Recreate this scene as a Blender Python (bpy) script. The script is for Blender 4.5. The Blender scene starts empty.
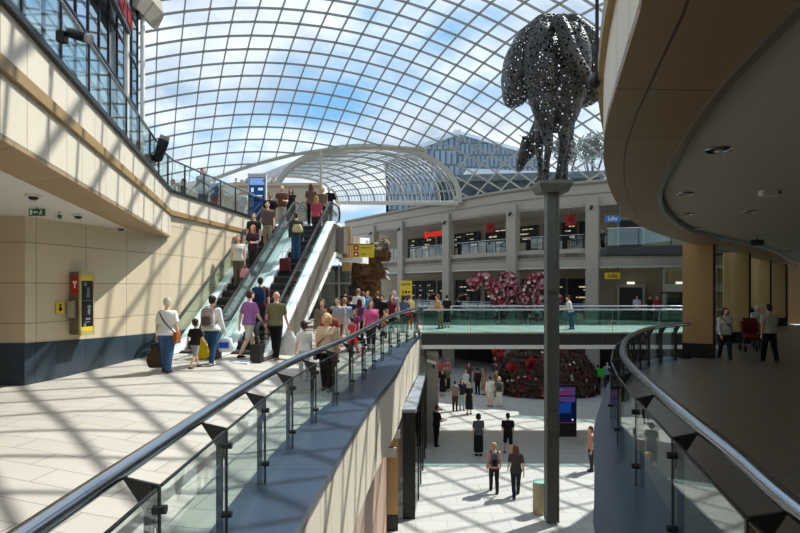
import bpy, bmesh, math, random
from mathutils import Vector, Matrix, noise
random.seed(7)
C = bpy.context.scene.collection
PI = math.pi
R = math.radians
F, CX, CY, EYE = 560.0, 400.0, 287.0, 2.27

def at(px, Y):
    return (px - CX) / F * Y

def zat(py, Y):
    return EYE + (CY - py) / F * Y

# ------------------------------------------------------------------ helpers
class MB:
    """collects simple solids and links them as ONE mesh object"""
    def __init__(s):
        s.v, s.f, s.uv, s.m = [], [], [], []
        s.mi = 0

    def add(s, vs, fs, uvs=None):
        b = len(s.v)
        s.v += [tuple(p) for p in vs]
        for k, f in enumerate(fs):
            s.f.append([b + i for i in f])
            s.uv.append(uvs[k] if uvs else None)
            s.m.append(s.mi)
        return s

    def box(s, c, d, rz=0.0, rot=None):
        x, y, z = d[0] / 2, d[1] / 2, d[2] / 2
        M = rot if rot is not None else Matrix.Rotation(rz, 3, 'Z')
        c = Vector(c)
        vs = [c + M @ Vector((sx * x, sy * y, sz * z)) for sz in (-1, 1) for sy in (-1, 1) for sx in (-1, 1)]
        return s.add(vs, [(0, 2, 3, 1), (4, 5, 7, 6), (0, 1, 5, 4), (2, 6, 7, 3), (0, 4, 6, 2), (1, 3, 7, 5)])

    def beam(s, a, b, w, h, up=(0, 0, 1)):
        a, b, up = Vector(a), Vector(b), Vector(up)
        d = (b - a)
        if d.length < 1e-6: return s
        d.normalize()
        r = d.cross(up)
        if r.length < 1e-4: r = d.cross(Vector((1, 0, 0)))
        r.normalize(); u = r.cross(d)
        vs = [p + r * (sx * w / 2) + u * (sz * h / 2) for p in (a, b) for (sx, sz) in ((-1, -1), (1, -1), (1, 1), (-1, 1))]
        return s.add(vs, [(3, 2, 1, 0), (4, 5, 6, 7), (0, 1, 5, 4), (1, 2, 6, 5), (2, 3, 7, 6), (3, 0, 4, 7)])

    def tube(s, path, r, n=10, caps=True, closed=False):
        P = [Vector(p) for p in path]
        k = len(P)
        rad = r if isinstance(r, (list, tuple)) else [r] * k
        ref = None
        vs = []
        for i in range(k):
            t = (P[(i + 1) % k] - P[i - 1]) if closed else (P[min(i + 1, k - 1)] - P[max(i - 1, 0)])
            t.normalize()
            if ref is None:
                ref = Vector((0, 0, 1)) if abs(t.z) < .9 else Vector((0, 1, 0))
            a = t.cross(ref)
            if a.length < 1e-5: a = t.cross(Vector((1, 0, 0)))
            a.normalize(); b = a.cross(t); ref = b
            for j in range(n):
                q = 2 * PI * j / n
                vs.append(P[i] + a * (rad[i] * math.cos(q)) + b * (rad[i] * math.sin(q)))
        fs = []
        for i in range(k if closed else k - 1):
            i2 = (i + 1) % k
            for j in range(n):
                j2 = (j + 1) % n
                fs.append((i * n + j, i * n + j2, i2 * n + j2, i2 * n + j))
        if caps and not closed:
            fs.append(tuple(range(n - 1, -1, -1))); fs.append(tuple((k - 1) * n + j for j in range(n)))
        return s.add(vs, fs)

    def sweep(s, path, w, h, caps=True):
        """rectangular section swept along a path, side vector kept level"""
        P = [Vector(p) for p in path]; k = len(P); vs = []
        for i in range(k):
            t = P[min(i + 1, k - 1)] - P[max(i - 1, 0)]; t.normalize()
            r = t.cross(Vector((0, 0, 1)))
            if r.length < 1e-4: r = Vector((1, 0, 0))
            r.normalize(); u = r.cross(t)
            for (sx, sz) in ((-1, -1), (1, -1), (1, 1), (-1, 1)):
                vs.append(P[i] + r * (sx * w / 2) + u * (sz * h / 2))
        fs = []
        for i in range(k - 1):
            for j in range(4):
                j2 = (j + 1) % 4
                fs.append((i * 4 + j, i * 4 + j2, i * 4 + 4 + j2, i * 4 + 4 + j))
        if caps: fs += [(3, 2, 1, 0), tuple((k - 1) * 4 + j for j in range(4))]
        return s.add(vs, fs)

    def prism(s, poly, z0, z1):
        n = len(poly)
        A = sum(poly[i][0] * poly[(i + 1) % n][1] - poly[(i + 1) % n][0] * poly[i][1] for i in range(n))
        if A < 0: poly = poly[::-1]
        vs = [(p[0], p[1], z0) for p in poly] + [(p[0], p[1], z1) for p in poly]
        fs = [tuple(range(n - 1, -1, -1)), tuple(range(n, 2 * n))]
        fs += [(i, (i + 1) % n, n + (i + 1) % n, n + i) for i in range(n)]
        return s.add(vs, fs)

    def ribbon(s, path, z0, z1, t=.2, side=1, u0=0.0):
        """upright wall of thickness t along a plan path; uv in metres; side=+1 puts the thickness to the left of travel"""
        P = [Vector((p[0], p[1], 0)) for p in path]; k = len(P)
        Z0 = z0 if isinstance(z0, (list, tuple)) else [z0] * k
        Z1 = z1 if isinstance(z1, (list, tuple)) else [z1] * k
        N = []
        for i in range(k):
            d = P[min(i + 1, k - 1)] - P[max(i - 1, 0)]; d.normalize()
            N.append(Vector((-d.y, d.x, 0)) * side * t)
        L = [u0]
        for i in range(1, k): L.append(L[-1] + (P[i] - P[i - 1]).length)
        vs = []
        for i in range(k):
            a, b = P[i], P[i] + N[i]
            vs += [(a.x, a.y, Z0[i]), (a.x, a.y, Z1[i]), (b.x, b.y, Z1[i]), (b.x, b.y, Z0[i])]
        fs, uv = [], []
        for i in range(k - 1):
            a, b = i * 4, i * 4 + 4
            for (p, q) in ((0, 1), (1, 2), (2, 3), (3, 0)):
                fs.append((a + p, a + q, b + q, b + p))
                def U(i_, c):
                    if (p, q) in ((0, 1), (2, 3)):
                        return (L[i_], (Z0[i_], Z1[i_], Z1[i_], Z0[i_])[c])
                    return (L[i_], (0, 0, t, t)[c])
                uv.append([U(i, p), U(i, q), U(i + 1, q), U(i + 1, p)])
        fs += [(3, 2, 1, 0), tuple((k - 1) * 4 + j for j in range(4))]
        uv += [None, None]
        return s.add(vs, fs, uv)

    def strip(s, pa, pb, z, t=.1):
        """horizontal slab between two plan paths of equal length; uv = along, across"""
        k = len(pa); L = [0.0]
        for i in range(1, k): L.append(L[-1] + math.dist(pa[i][:2], pa[i - 1][:2]))
        vs = []
        for i in range(k):
            for (p, zz) in ((pa[i], z), (pb[i], z), (pb[i], z + t), (pa[i], z + t)):
                vs.append((p[0], p[1], zz))
        fs, uv = [], []
        for i in range(k - 1):
            a, b = i * 4, i * 4 + 4
            w = math.dist(pa[i][:2], pb[i][:2]); w2 = math.dist(pa[i + 1][:2], pb[i + 1][:2])
            for j in range(4):
                j2 = (j + 1) % 4
                fs.append((a + j, a + j2, b + j2, b + j))
                q = (0, 1, 1, 0)
                uv.append([(L[i], q[j] * w), (L[i], q[j2] * w), (L[i + 1], q[j2] * w2), (L[i + 1], q[j] * w2)])
        fs += [(3, 2, 1, 0), tuple((k - 1) * 4 + j for j in range(4))]
        uv += [None, None]
        return s.add(vs, fs, uv)

    def capsule(s, a, ra, b, rb, n=10, m=3, sx=1.0, sy=1.0, ref=None):
        """tapered capsule; sx, sy flatten the section"""
        a, b = Vector(a), Vector(b)
        d = b - a; L = d.length
        d = d / L if L > 1e-6 else Vector((0, 0, 1))
        ref = Vector(ref) if ref is not None else (Vector((0, 1, 0)) if abs(d.y) < .9 else Vector((1, 0, 0)))
        x = d.cross(ref); x.normalize(); y = x.cross(d)
        rings = []
        for i in range(m):
            q = (i + .35) / m * PI / 2
            rings.append((a - d * (ra * math.cos(q)), ra * math.sin(q)))
        rings.append((a, ra)); rings.append((b, rb))
        for i in range(m - 1, -1, -1):
            q = (i + .35) / m * PI / 2
            rings.append((b + d * (rb * math.cos(q)), rb * math.sin(q)))
        vs = []
        for (c, r) in rings:
            for j in range(n):
                q = 2 * PI * j / n
                vs.append(c + x * (r * sx * math.cos(q)) + y * (r * sy * math.sin(q)))
        return s.rings(vs, len(rings), n)

    def rings(s, vs, k, n):
        fs = [(i * n + j, i * n + (j + 1) % n, (i + 1) * n + (j + 1) % n, (i + 1) * n + j) for i in range(k - 1) for j in range(n)]
        fs += [tuple(range(n - 1, -1, -1)), tuple((k - 1) * n + j for j in range(n))]
        return s.add(vs, fs)

    def ell(s, c, r, rot=None, n=14, k=9):
        M = rot if rot is not None else Matrix.Identity(3)
        c = Vector(c); vs = []
        for i in range(k):
            q = -PI / 2 + PI * (i + .5) / k
            for j in range(n):
                w = 2 * PI * j / n
                vs.append(c + M @ Vector((r[0] * math.cos(q) * math.cos(w), r[1] * math.cos(q) * math.sin(w), r[2] * math.sin(q))))
        return s.rings(vs, k, n)

    def loft(s, rings_):
        n = len(rings_[0])
        return s.rings([p for r in rings_ for p in r], len(rings_), n)

    def mesh(s, name):
        me = bpy.data.meshes.new(name)
        me.from_pydata(s.v, [], s.f)
        if any(u is not None for u in s.uv):
            lay = me.uv_layers.new(name='UVMap')
            i = 0
            for f, u in zip(s.f, s.uv):
                for k in range(len(f)):
                    if u: lay.data[i].uv = u[k]
                    i += 1
        return me

    def build(s, name, mat, parent=None, smooth=False):
        me = s.mesh(name)
        for m in (mat if isinstance(mat, (list, tuple)) else [mat]): me.materials.append(m)
        if isinstance(mat, (list, tuple)):
            for p, i in zip(me.polygons, s.m): p.material_index = i
        if smooth:
            me.shade_smooth()
            try: me.set_sharp_from_angle(angle=R(40))
            except Exception: pass
        o = bpy.data.objects.new(name, me); C.objects.link(o)
        if parent is not None: o.parent = parent
        return o

def tag(o, label=None, cat=None, group=None, kind=None):
    if label: o['label'] = label
    if cat: o['category'] = cat
    if group: o['group'] = group
    if kind: o['kind'] = kind
    return o

def struct(o):
    o['kind'] = 'structure'; return o

def thing(name, label, cat, loc=(0, 0, 0), rz=0.0, group=None):
    o = bpy.data.objects.new(name, None); C.objects.link(o)
    o.empty_display_size = .1
    o.location = loc; o.rotation_euler = (0, 0, rz)
    return tag(o, label, cat, group)

def catmull(pts, n=6):
    P = [Vector(p) for p in pts]; out = []
    for i in range(len(P) - 1):
        a = P[max(i - 1, 0)]; b = P[i]; c = P[i + 1]; d = P[min(i + 2, len(P) - 1)]
        if i == 0: a = b * 2 - c
        if i == len(P) - 2: d = c * 2 - b
        for k in range(n):
            t = k / n
            out.append(.5 * ((2 * b) + (c - a) * t + (2 * a - 5 * b + 4 * c - d) * t * t + (3 * b - a - 3 * c + d) * t ** 3))
    out.append(P[-1])
    return out

def along(path, step, start=0.0):
    """points every `step` metres along a polyline, with tangents"""
    P = [Vector(p) for p in path]; out = []; acc = 0.0; nxt = start
    for i in range(len(P) - 1):
        d = P[i + 1] - P[i]; L = d.length
        while L > 0 and nxt <= acc + L:
            out.append((P[i] + d * ((nxt - acc) / L), d / L)); nxt += step
        acc += L
    return out

def xat(path, Y):
    for a, b in zip(path, path[1:]):
        if (a[1] - Y) * (b[1] - Y) <= 0 and a[1] != b[1]:
            t = (Y - a[1]) / (b[1] - a[1]); return a[0] + (b[0] - a[0]) * t
    return path[0][0] if abs(Y - path[0][1]) < abs(Y - path[-1][1]) else path[-1][0]

# ------------------------------------------------------------------ materials
def lin(c):
    return tuple(((x / 255) / 12.92 if x / 255 <= .04045 else ((x / 255 + .055) / 1.055) ** 2.4) for x in c) + (1,)

def nt(name):
    m = bpy.data.materials.new(name); m.use_nodes = True
    t = m.node_tree; t.nodes.clear()
    o = t.nodes.new('ShaderNodeOutputMaterial')
    return m, t, o

def mat(name, rgb, rough=.6, metal=0.0, var=.12, scale=6.0, bump=0.0, spec=.5):
    m, t, o = nt(name); N = t.nodes; L = t.links
    b = N.new('ShaderNodeBsdfPrincipled')
    tc = N.new('ShaderNodeTexCoord'); no = N.new('ShaderNodeTexNoise')
    no.inputs['Scale'].default_value = scale; no.inputs['Detail'].default_value = 4
    L.new(tc.outputs['Object'], no.inputs['Vector'])
    mp = N.new('ShaderNodeMapRange'); mp.inputs['To Min'].default_value = 1 - var; mp.inputs['To Max'].default_value = 1 + var
    L.new(no.outputs['Fac'], mp.inputs['Value'])
    mx = N.new('ShaderNodeVectorMath'); mx.operation = 'SCALE'
    mx.inputs[0].default_value = lin(rgb)[:3]; L.new(mp.outputs[0], mx.inputs['Scale'])
    L.new(mx.outputs[0], b.inputs['Base Color'])
    b.inputs['Roughness'].default_value = rough; b.inputs['Metallic'].default_value = metal
    b.inputs['Specular IOR Level'].default_value = spec
    if bump:
        bp = N.new('ShaderNodeBump'); bp.inputs['Strength'].default_value = bump; L.new(no.outputs['Fac'], bp.inputs['Height'])
        L.new(bp.outputs[0], b.inputs['Normal'])
    L.new(b.outputs[0], o.inputs[0])
    return m

def panel_mat(name, rgb, joint, bw, bh, mortar=.008, rough=.5, coord='UV', rz=0.0, var=.06, offset=0.0, tint=.05, spec=.4, loc=(0, 0, 0)):
    """slabs with joints: brick texture in metres"""
    m, t, o = nt(name); N = t.nodes; L = t.links
    b = N.new('ShaderNodeBsdfPrincipled'); tc = N.new('ShaderNodeTexCoord')
    mp = N.new('ShaderNodeMapping'); mp.inputs['Rotation'].default_value = (0, 0, rz); mp.inputs['Location'].default_value = loc
    L.new(tc.outputs[coord], mp.inputs['Vector'])
    br = N.new('ShaderNodeTexBrick'); br.offset = offset; br.squash = 1
    br.inputs['Scale'].default_value = 1; br.inputs['Brick Width'].default_value = bw; br.inputs['Row Height'].default_value = bh
    br.inputs['Mortar Size'].default_value = mortar; br.inputs['Mortar Smooth'].default_value = .1; br.inputs['Bias'].default_value = 0
    c = lin(rgb)
    br.inputs['Color1'].default_value = tuple(min(1, x * (1 + tint)) for x in c[:3]) + (1,)
    br.inputs['Color2'].default_value = tuple(x * (1 - tint) for x in c[:3]) + (1,)
    br.inputs['Mortar'].default_value = lin(joint)
    L.new(mp.outputs[0], br.inputs['Vector'])
    no = N.new('ShaderNodeTexNoise'); no.inputs['Scale'].default_value = 1.3; no.inputs['Detail'].default_value = 6
    L.new(tc.outputs['Object'], no.inputs['Vector'])
    mr = N.new('ShaderNodeMapRange'); mr.inputs['To Min'].default_value = 1 - var; mr.inputs['To Max'].default_value = 1 + var
    L.new(no.outputs['Fac'], mr.inputs['Value'])
    mx = N.new('ShaderNodeVectorMath'); mx.operation = 'SCALE'
    L.new(br.outputs['Color'], mx.inputs[0]); L.new(mr.outputs[0], mx.inputs['Scale'])
    L.new(mx.outputs[0], b.inputs['Base Color'])
    b.inputs['Roughness'].default_value = rough; b.inputs['Specular IOR Level'].default_value = spec
    L.new(b.outputs[0], o.inputs[0])
    return m

def glass(name, tint=(.9, .96, .95), refl=.08, rough=.02, edge=.55):
    """thin pane: clear with a view-angle mirror"""
    m, t, o = nt(name); N = t.nodes; L = t.links
    tr = N.new('ShaderNodeBsdfTransparent'); tr.inputs[0].default_value = tuple(tint) + (1,)
    gl = N.new('ShaderNodeBsdfGlossy'); gl.inputs['Roughness'].default_value = rough; gl.inputs[0].default_value = (.95, 1, 1, 1)
    lw = N.new('ShaderNodeLayerWeight'); lw.inputs['Blend'].default_value = .35
    mr = N.new('ShaderNodeMapRange'); mr.inputs['To Min'].default_value = refl; mr.inputs['To Max'].default_value = edge
    pw = N.new('ShaderNodeMath'); pw.operation = 'POWER'; pw.inputs[1].default_value = 2.5
    L.new(lw.outputs['Facing'], pw.inputs[0]); L.new(pw.outputs[0], mr.inputs['Value'])
    mx = N.new('ShaderNodeMixShader'); L.new(mr.outputs[0], mx.inputs[0]); L.new(tr.outputs[0], mx.inputs[1]); L.new(gl.outputs[0], mx.inputs[2])
    L.new(mx.outputs[0], o.inputs[0])
    return m

def emit(name, rgb, st=1.0):
    m, t, o = nt(name); e = t.nodes.new('ShaderNodeEmission')
    e.inputs[0].default_value = lin(rgb); e.inputs[1].default_value = st
    t.links.new(e.outputs[0], o.inputs[0]); return m

_cm = {}
def cloth(rgb, rough=.85):
    k = tuple(rgb)
    if k not in _cm:
        _cm[k] = mat('fabric', rgb, rough, var=.15, scale=14, spec=.2)
    return _cm[k]
_sm = {}
def skin(rgb):
    k = tuple(rgb)
    if k not in _sm: _sm[k] = mat('skin', rgb, .55, var=.05, scale=9, spec=.35)
    return _sm[k]
_hm = {}
def hairm(rgb):
    k = tuple(rgb)
    if k not in _hm: _hm[k] = mat('hair', rgb, .6, var=.35, scale=40, bump=.4, spec=.35)
    return _hm[k]

M = {}
M['cream'] = panel_mat('cream stone panels', (214, 202, 182), (140, 126, 104), .62, 40, .008, .45, loc=(.2, 20, 0), tint=.03)
M['creamgrid'] = panel_mat('cream stone wall', (206, 189, 160), (124, 106, 80), 1.28, .80, .007, .45, loc=(.25, .05, 0), tint=.035)
M['brownstone'] = panel_mat('brown stone soffit', (158, 134, 102), (88, 70, 48), 1.5, 40, .009, .5, loc=(.3, 20, 0), tint=.05)
M['brownstoner'] = panel_mat('shade toned brown stone soffit', (142, 114, 78), (66, 50, 32), 1.3, .55, .009, .5, loc=(.3, .33, 0), tint=.05)  # copy of the brown stone for the right side, shade put into its colour
M['ceilr'] = mat('shade toned plaster ceiling', (178, 171, 156), .85, var=.03, scale=1)  # right-hand copy of the ceiling plaster, colour lowered to carry the shade
M['tanstone'] = panel_mat('tan stone cladding', (184, 148, 98), (92, 72, 46), .6, 1.25, .009, .4, loc=(.3, .1, 0), tint=.06)
M['ledge'] = panel_mat('blue grey coated metal', (50, 64, 82), (30, 38, 48), 2.2, 40, .012, .35, loc=(0, 20, 0), tint=.03)
M['plinth'] = panel_mat('dark granite plinth', (52, 64, 74), (34, 42, 50), 1.28, 40, .008, .22, loc=(.25, 20, 0), tint=.05)
M['rib'] = mat('brown stone string course', (150, 122, 78), .5)
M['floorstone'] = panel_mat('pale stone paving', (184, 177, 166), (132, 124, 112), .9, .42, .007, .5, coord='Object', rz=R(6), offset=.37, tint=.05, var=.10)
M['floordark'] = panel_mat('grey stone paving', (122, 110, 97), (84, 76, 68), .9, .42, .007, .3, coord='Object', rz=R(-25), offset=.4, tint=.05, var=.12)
M['floorlow'] = panel_mat('pale grey paving', (188, 186, 180), (142, 140, 134), .9, .6, .008, .5, coord='Object', rz=R(0), offset=.5, tint=.04, var=.10)
M['white'] = mat('white plaster', (224, 220, 212), .8, var=.03, scale=1)
M['ceil'] = mat('off white ceiling', (214, 208, 198), .85, var=.03, scale=1)
M['facade'] = mat('grey render', (164, 155, 140), .75, var=.05, scale=1.5)
M['facadeline'] = mat('grey recessed joint', (120, 114, 104), .8)
M['lobby'] = mat('lobby beige wall', (158, 146, 124), .8, var=.05)
M['steel'] = mat('brushed stainless steel', (178, 184, 192), .2, 1.0, .04, 3)
M['darksteel'] = mat('dark grey steel', (48, 50, 52), .4, .6, .1)
M['polesteel'] = mat('olive grey painted steel', (96, 98, 90), .55, .1, .08)
M['black'] = mat('black', (14, 14, 15), .45)
M['postblack'] = mat('black coated steel', (26, 28, 30), .4)
M['bridgebeam'] = mat('charcoal beam', (62, 60, 56), .5, .2, .1)
M['roofsteel'] = mat('grey painted roof steel', (150, 154, 152), .5, 0.0, .05, 2)
M['archsteel'] = mat('cream grey arch steel', (176, 174, 162), .5, 0, .05, 2)
M['glass'] = glass('clear balustrade glass', (.91, .965, .95), .06, .01, .5)
M['dglass'] = glass('roof glass', (.86, .92, .96), .03, .02, .35)
M['shopglass'] = glass('blue shop glazing', (.5, .68, .78), .42, .02, .85)
M['darkglass'] = glass('dark shop glazing', (.35, .37, .37), .10, .03, .6)
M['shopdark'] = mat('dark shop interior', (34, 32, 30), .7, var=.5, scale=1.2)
M['greenglass'] = mat('floodlit glass deck edge', (150, 205, 195), .25)
M['bluegrey'] = mat('blue grey panel', (70, 88, 108), .35)
M['yellow'] = mat('yellow sign', (226, 196, 40), .5, var=.04)
M['red'] = mat('red sign', (176, 34, 36), .5, var=.05)
M['blue'] = mat('blue sign', (58, 110, 170), .5, var=.05)
M['green'] = mat('green exit sign', (22, 110, 62), .5)
M['wood'] = mat('pale timber', (190, 172, 140), .6)
M['esdeck'] = mat('silver escalator decking', (236, 240, 242), .35, .0, .04)
M['esside'] = mat('grey escalator side cladding', (118, 110, 100), .35, .2, .06, 2)
M['step'] = mat('dark ribbed step', (84, 84, 84), .5, .1, .1)
M['riser'] = mat('black step riser', (30, 30, 30), .5)
M['white_em'] = emit('lamp glow', (255, 244, 225), .9)
M['nose'] = mat('dark lip', (30, 30, 30), .5)
M['bglass'] = glass('bridge glass', (.70, .88, .86), .07, .01, .5)
SKY = 1.05; CLOUD_SEED = 21.9
# ------------------------------------------------------------------ people
SK = dict(fair=(226, 178, 150), tan=(190, 138, 104), brown=(120, 82, 58), pink=(228, 170, 148))
_jobs = []
# (z, half width, half depth, y shift) of an adult trunk, height 1
TORSO_M = [(.470, .070, .055, 0), (.50, .092, .064, -.004), (.53, .096, .068, -.006), (.58, .088, .060, 0), (.63, .082, .055, .004),
           (.69, .090, .060, .004), (.745, .102, .066, .004), (.785, .108, .062, .0), (.815, .092, .048, -.006), (.835, .045, .036, -.008)]
TORSO_F = [(.470, .074, .058, 0), (.50, .100, .068, -.006), (.53, .102, .072, -.008), (.58, .088, .060, 0), (.63, .074, .050, .004),
           (.69, .080, .056, .006), (.735, .090, .070, .012), (.785, .094, .056, .0), (.812, .082, .044, -.006), (.83, .040, .033, -.008)]

def ringp(z, hw, hd, ys, n=18, e=2.4):
    out = []
    for j in range(n):
        q = 2 * PI * j / n
        c, s_ = math.cos(q), math.sin(q)
        out.append(Vector((hw * math.copysign(abs(c) ** (2 / e), c), ys + hd * math.copysign(abs(s_) ** (2 / e), s_), z)))
    return out

def legj(side, thigh, knee, spread=0.0, hs=1.0):
    """hip, knee, ankle in the body frame; thigh = swing forward, knee = bend back (degrees)"""
    hip = Vector((side * .052, 0, .505))
    a = R(thigh)
    k = hip + Vector((side * math.sin(R(spread)) * .235, math.sin(a) * .235, -math.cos(a) * .235))
    b = R(thigh - knee)
    an = k + Vector((side * math.sin(R(spread)) * .12, math.sin(b) * .228, -math.cos(b) * .228))
    return hip, k, an

def armj(side, swing, abd, bend, inw=0.0, sw=.108):
    sh = Vector((side * sw, -.004, .792))
    d = Vector((side * math.sin(R(abd)), math.sin(R(swing)), -math.cos(R(swing)) * math.cos(R(abd)))); d.normalize()
    el = sh + d * .172
    a = R(swing + bend)
    d2 = Vector((side * math.sin(R(abd)) * .5 - side * math.sin(R(inw)), math.sin(a), -math.cos(a))); d2.normalize()
    return sh, el, el + d2 * .142, d2

def hand(mb, w, d, side, k, curl=35, n=6):
    """palm with four unequal bent fingers and a thumb from the side of the palm; k = body height"""
    d = d.normalized()
    inward = Vector((-side, 0, 0)); inward -= d * inward.dot(d)
    if inward.length < .2: inward = Vector((0, 0, -1)) - d * (-d.z)
    inward.normalize(); across = d.cross(inward); across.normalize()
    if across.y < 0 and abs(d.z) > .3: across = -across
    pl = .050 * k
    mb.capsule(w, .013 * k, w + d * pl, .020 * k, n + 2, 2, 1.0, .48, ref=inward)
    for q, (off, ln) in enumerate(((.0150, .040), (.0050, .046), (-.0050, .043), (-.0145, .034))):
        b0 = w + d * (pl * .95) + across * (off * k)
        c1 = R(curl); t1 = d * math.cos(c1 * .5) + inward * math.sin(c1 * .5)
        t2 = d * math.cos(c1 * 1.5) + inward * math.sin(c1 * 1.5)
        m_ = b0 + t1 * (ln * .5 * k); e_ = m_ + t2 * (ln * .5 * k)
        mb.capsule(b0 - d * .006 * k, .0052 * k, m_, .0048 * k, n, 1); mb.capsule(m_, .0048 * k, e_, .0040 * k, n, 1)
    t0 = w + d * (pl * .35) + across * (.014 * k)
    t1 = t0 + (across * .7 + d * .7 + inward * .25).normalized() * (.024 * k)
    t2 = t1 + (d * .9 + inward * .45).normalized() * (.020 * k)
    mb.capsule(t0, .0066 * k, t1, .0056 * k, n, 1); mb.capsule(t1, .0056 * k, t2, .0046 * k, n, 1)

POSES = {
    # legs: (thigh, knee) left, right; arms: (swing, abduction, bend, inward) left, right; lean
    'stand': (((2, 3), (-2, 3)), ((2, 8, 12, 0), (4, 8, 14, 0)), 1),
    'walk': (((24, 8), (-18, 14)), ((-18, 9, 18, 0), (20, 9, 22, 0)), 3),
    'walk2': (((-17, 16), (22, 6)), ((18, 9, 20, 0), (-16, 9, 16, 0)), 3),
    'step': (((14, 4), (-10, 8)), ((-8, 9, 14, 0), (12, 9, 20, 0)), 2),
    'hold': (((3, 4), (-3, 4)), ((16, 8, 75, 18), (14, 8, 80, 18)), 2),
    'bagl': (((6, 4), (-6, 6)), ((0, 12, 6, 0), (2, 10, 14, 0)), 2),
    'lean': (((4, 4), (-4, 6)), ((38, 10, 55, 10), (38, 10, 55, 10)), 14),
    'photo': (((3, 3), (-3, 4)), ((58, 12, 55, 14), (58, 12, 55, 14)), 2),
    'rail': (((2, 2), (-2, 3)), ((10, 8, 30, 0), (30, 14, 40, 0)), 2),
}

def person(label, px=None, Y=None, z=0.0, face=0.0, H=1.7, pose='stand', sex='m', skin_='fair', hair=(60, 42, 30), style='short', top=(90, 90, 90),
           sleeve='short', legs='trousers', bottom=(40, 42, 48), shoes=(30, 30, 30), child=False, group=None, X=None, loose=1.0, detail=1, headyaw=0, faced=False, toplen=.50):
    X = at(px, Y) if X is None else X
    root = thing('person', label, 'person', (X, Y, z), R(face), group)
    (ll, rl), (la, ra), lean = POSES[pose]
    if child: hd_s = 1.28
    else: hd_s = 1.04
    T = TORSO_F if sex == 'f' else TORSO_M
    sw = .098 if sex == 'f' else .108
    piv = Vector((0, 0, .52)); ML = Matrix.Rotation(-R(lean), 3, 'X')
    lf = lambda p: piv + ML @ (p - piv)
    L = {-1: legj(-1, ll[0], ll[1]), 1: legj(1, rl[0], rl[1])}
    A = {}
    for sd, a in ((-1, la), (1, ra)):
        sh, el, wr, d2 = armj(sd, *a, sw=sw)
        A[sd] = (lf(sh), lf(el), lf(wr), ML @ d2)
    zmin = min(L[-1][2].z, L[1][2].z) - .037
    off = Vector((0, 0, -zmin))
    V = lambda p: (Vector(p) + off) * H
    nk = lf(Vector((0, -.006, .825))); hc = lf(Vector((0, .006, .825))) + Vector((0, .004, .105 * (1 + (hd_s - 1) * .6)))
    MY = Matrix.Rotation(R(headyaw), 3, 'Z')
    hv = lambda x, y, z_: V(hc + MY @ (Vector((x, y, z_)) * hd_s))
    # ---- body: skin, one continuous surface
    b = MB()
    b.loft([[V(lf(p)) for p in ringp(z_, hw * .93, hd * .93, ys)] for (z_, hw, hd, ys) in T])
    b.capsule(V(nk), .034 * H, V(hc + Vector((0, -.008, -.03))), .030 * H, 10)
    b.ell(V(hc + Vector((0, -.004, .012)) * hd_s), (.044 * H * hd_s, .053 * H * hd_s, .052 * H * hd_s), MY)
    b.ell(V(hc + MY @ Vector((0, .012, -.022)) * hd_s), (.034 * H * hd_s, .040 * H * hd_s, .044 * H * hd_s), MY)
    b.capsule(hv(0, .049, .006), .006 * H, hv(0, .058, -.014), .010 * H, 8, 2)           # nose
    b.capsule(hv(-.012, .050, .016), .009 * H, hv(.012, .050, .016), .009 * H, 8, 2)     # brow
    for sd in (-1, 1):
        b.ell(hv(sd * .046, -.006, -.004), (.007 * H * hd_s, .011 * H * hd_s, .017 * H * hd_s), MY)
        h_, k_, a_ = L[sd]
        b.capsule(V(h_), .047 * H, V(k_), .031 * H, 10)
        cm = k_.lerp(a_, .3) + Vector((0, -.008, 0))
        b.capsule(V(k_), .030 * H, V(cm), .033 * H, 10); b.capsule(V(cm), .033 * H, V(a_), .019 * H, 10)
        b.capsule(V(a_ + Vector((0, -.012, -.020))), .016 * H, V(a_ + Vector((0, .075, -.024))), .013 * H, 8, 2, 1.5, .9)
        s_, e_, w_, d_ = A[sd]
        b.capsule(V(s_), .034 * H, V(e_), .024 * H, 10); b.capsule(V(e_), .024 * H, V(w_), .0155 * H, 10)
    vox = (.013 if detail == 2 else .018 if detail == 1 else .024)
    _jobs.append((root, 'body', b, skin(SK[skin_] if isinstance(skin_, str) else skin_), vox, [(V(A[sd][2]), A[sd][3], sd, H) for sd in (-1, 1)]))
    # ---- shirt
    g = MB(); infl = 1.10 * loose; z0 = toplen
    rs = []
    for (z_, hw, hd, ys) in T:
        if z_ < z0 - .02: continue
        rs.append([V(lf(p)) for p in ringp(z_, hw * infl + .006, hd * infl + .008, ys)])
    if z0 < .46:
        rs.insert(0, [V(lf(p)) for p in ringp(z0, .108 * loose, .080 * loose, 0)])
    g.loft(rs)
    for sd in (-1, 1):
        s_, e_, w_, d_ = A[sd]
        g.capsule(V(s_ + Vector((-sd * .03, 0, .004))), .037 * H, V(s_), .041 * H, 10)
        if sleeve == 'short': g.capsule(V(s_), .041 * H, V(s_.lerp(e_, .62)), .038 * H * loose, 10, 2)
        elif sleeve == 'long':
            g.capsule(V(s_), .041 * H, V(e_), .033 * H, 10); g.capsule(V(e_), .033 * H, V(e_.lerp(w_, .92)), .024 * H, 10, 2)
    nm = 'dress' if legs == 'dress' else 'jacket' if sleeve == 'long' else 'shirt'
    if legs == 'dress':
        g.loft([[V(p) for p in ringp(z_, hw, hd, 0)] for (z_, hw, hd) in ((.17, .125, .115), (.30, .118, .10), (.42, .112, .088), (.53, .106, .078), (.60, .088, .064))])
    _jobs.append((root, nm, g, cloth(top), vox, None))
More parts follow.
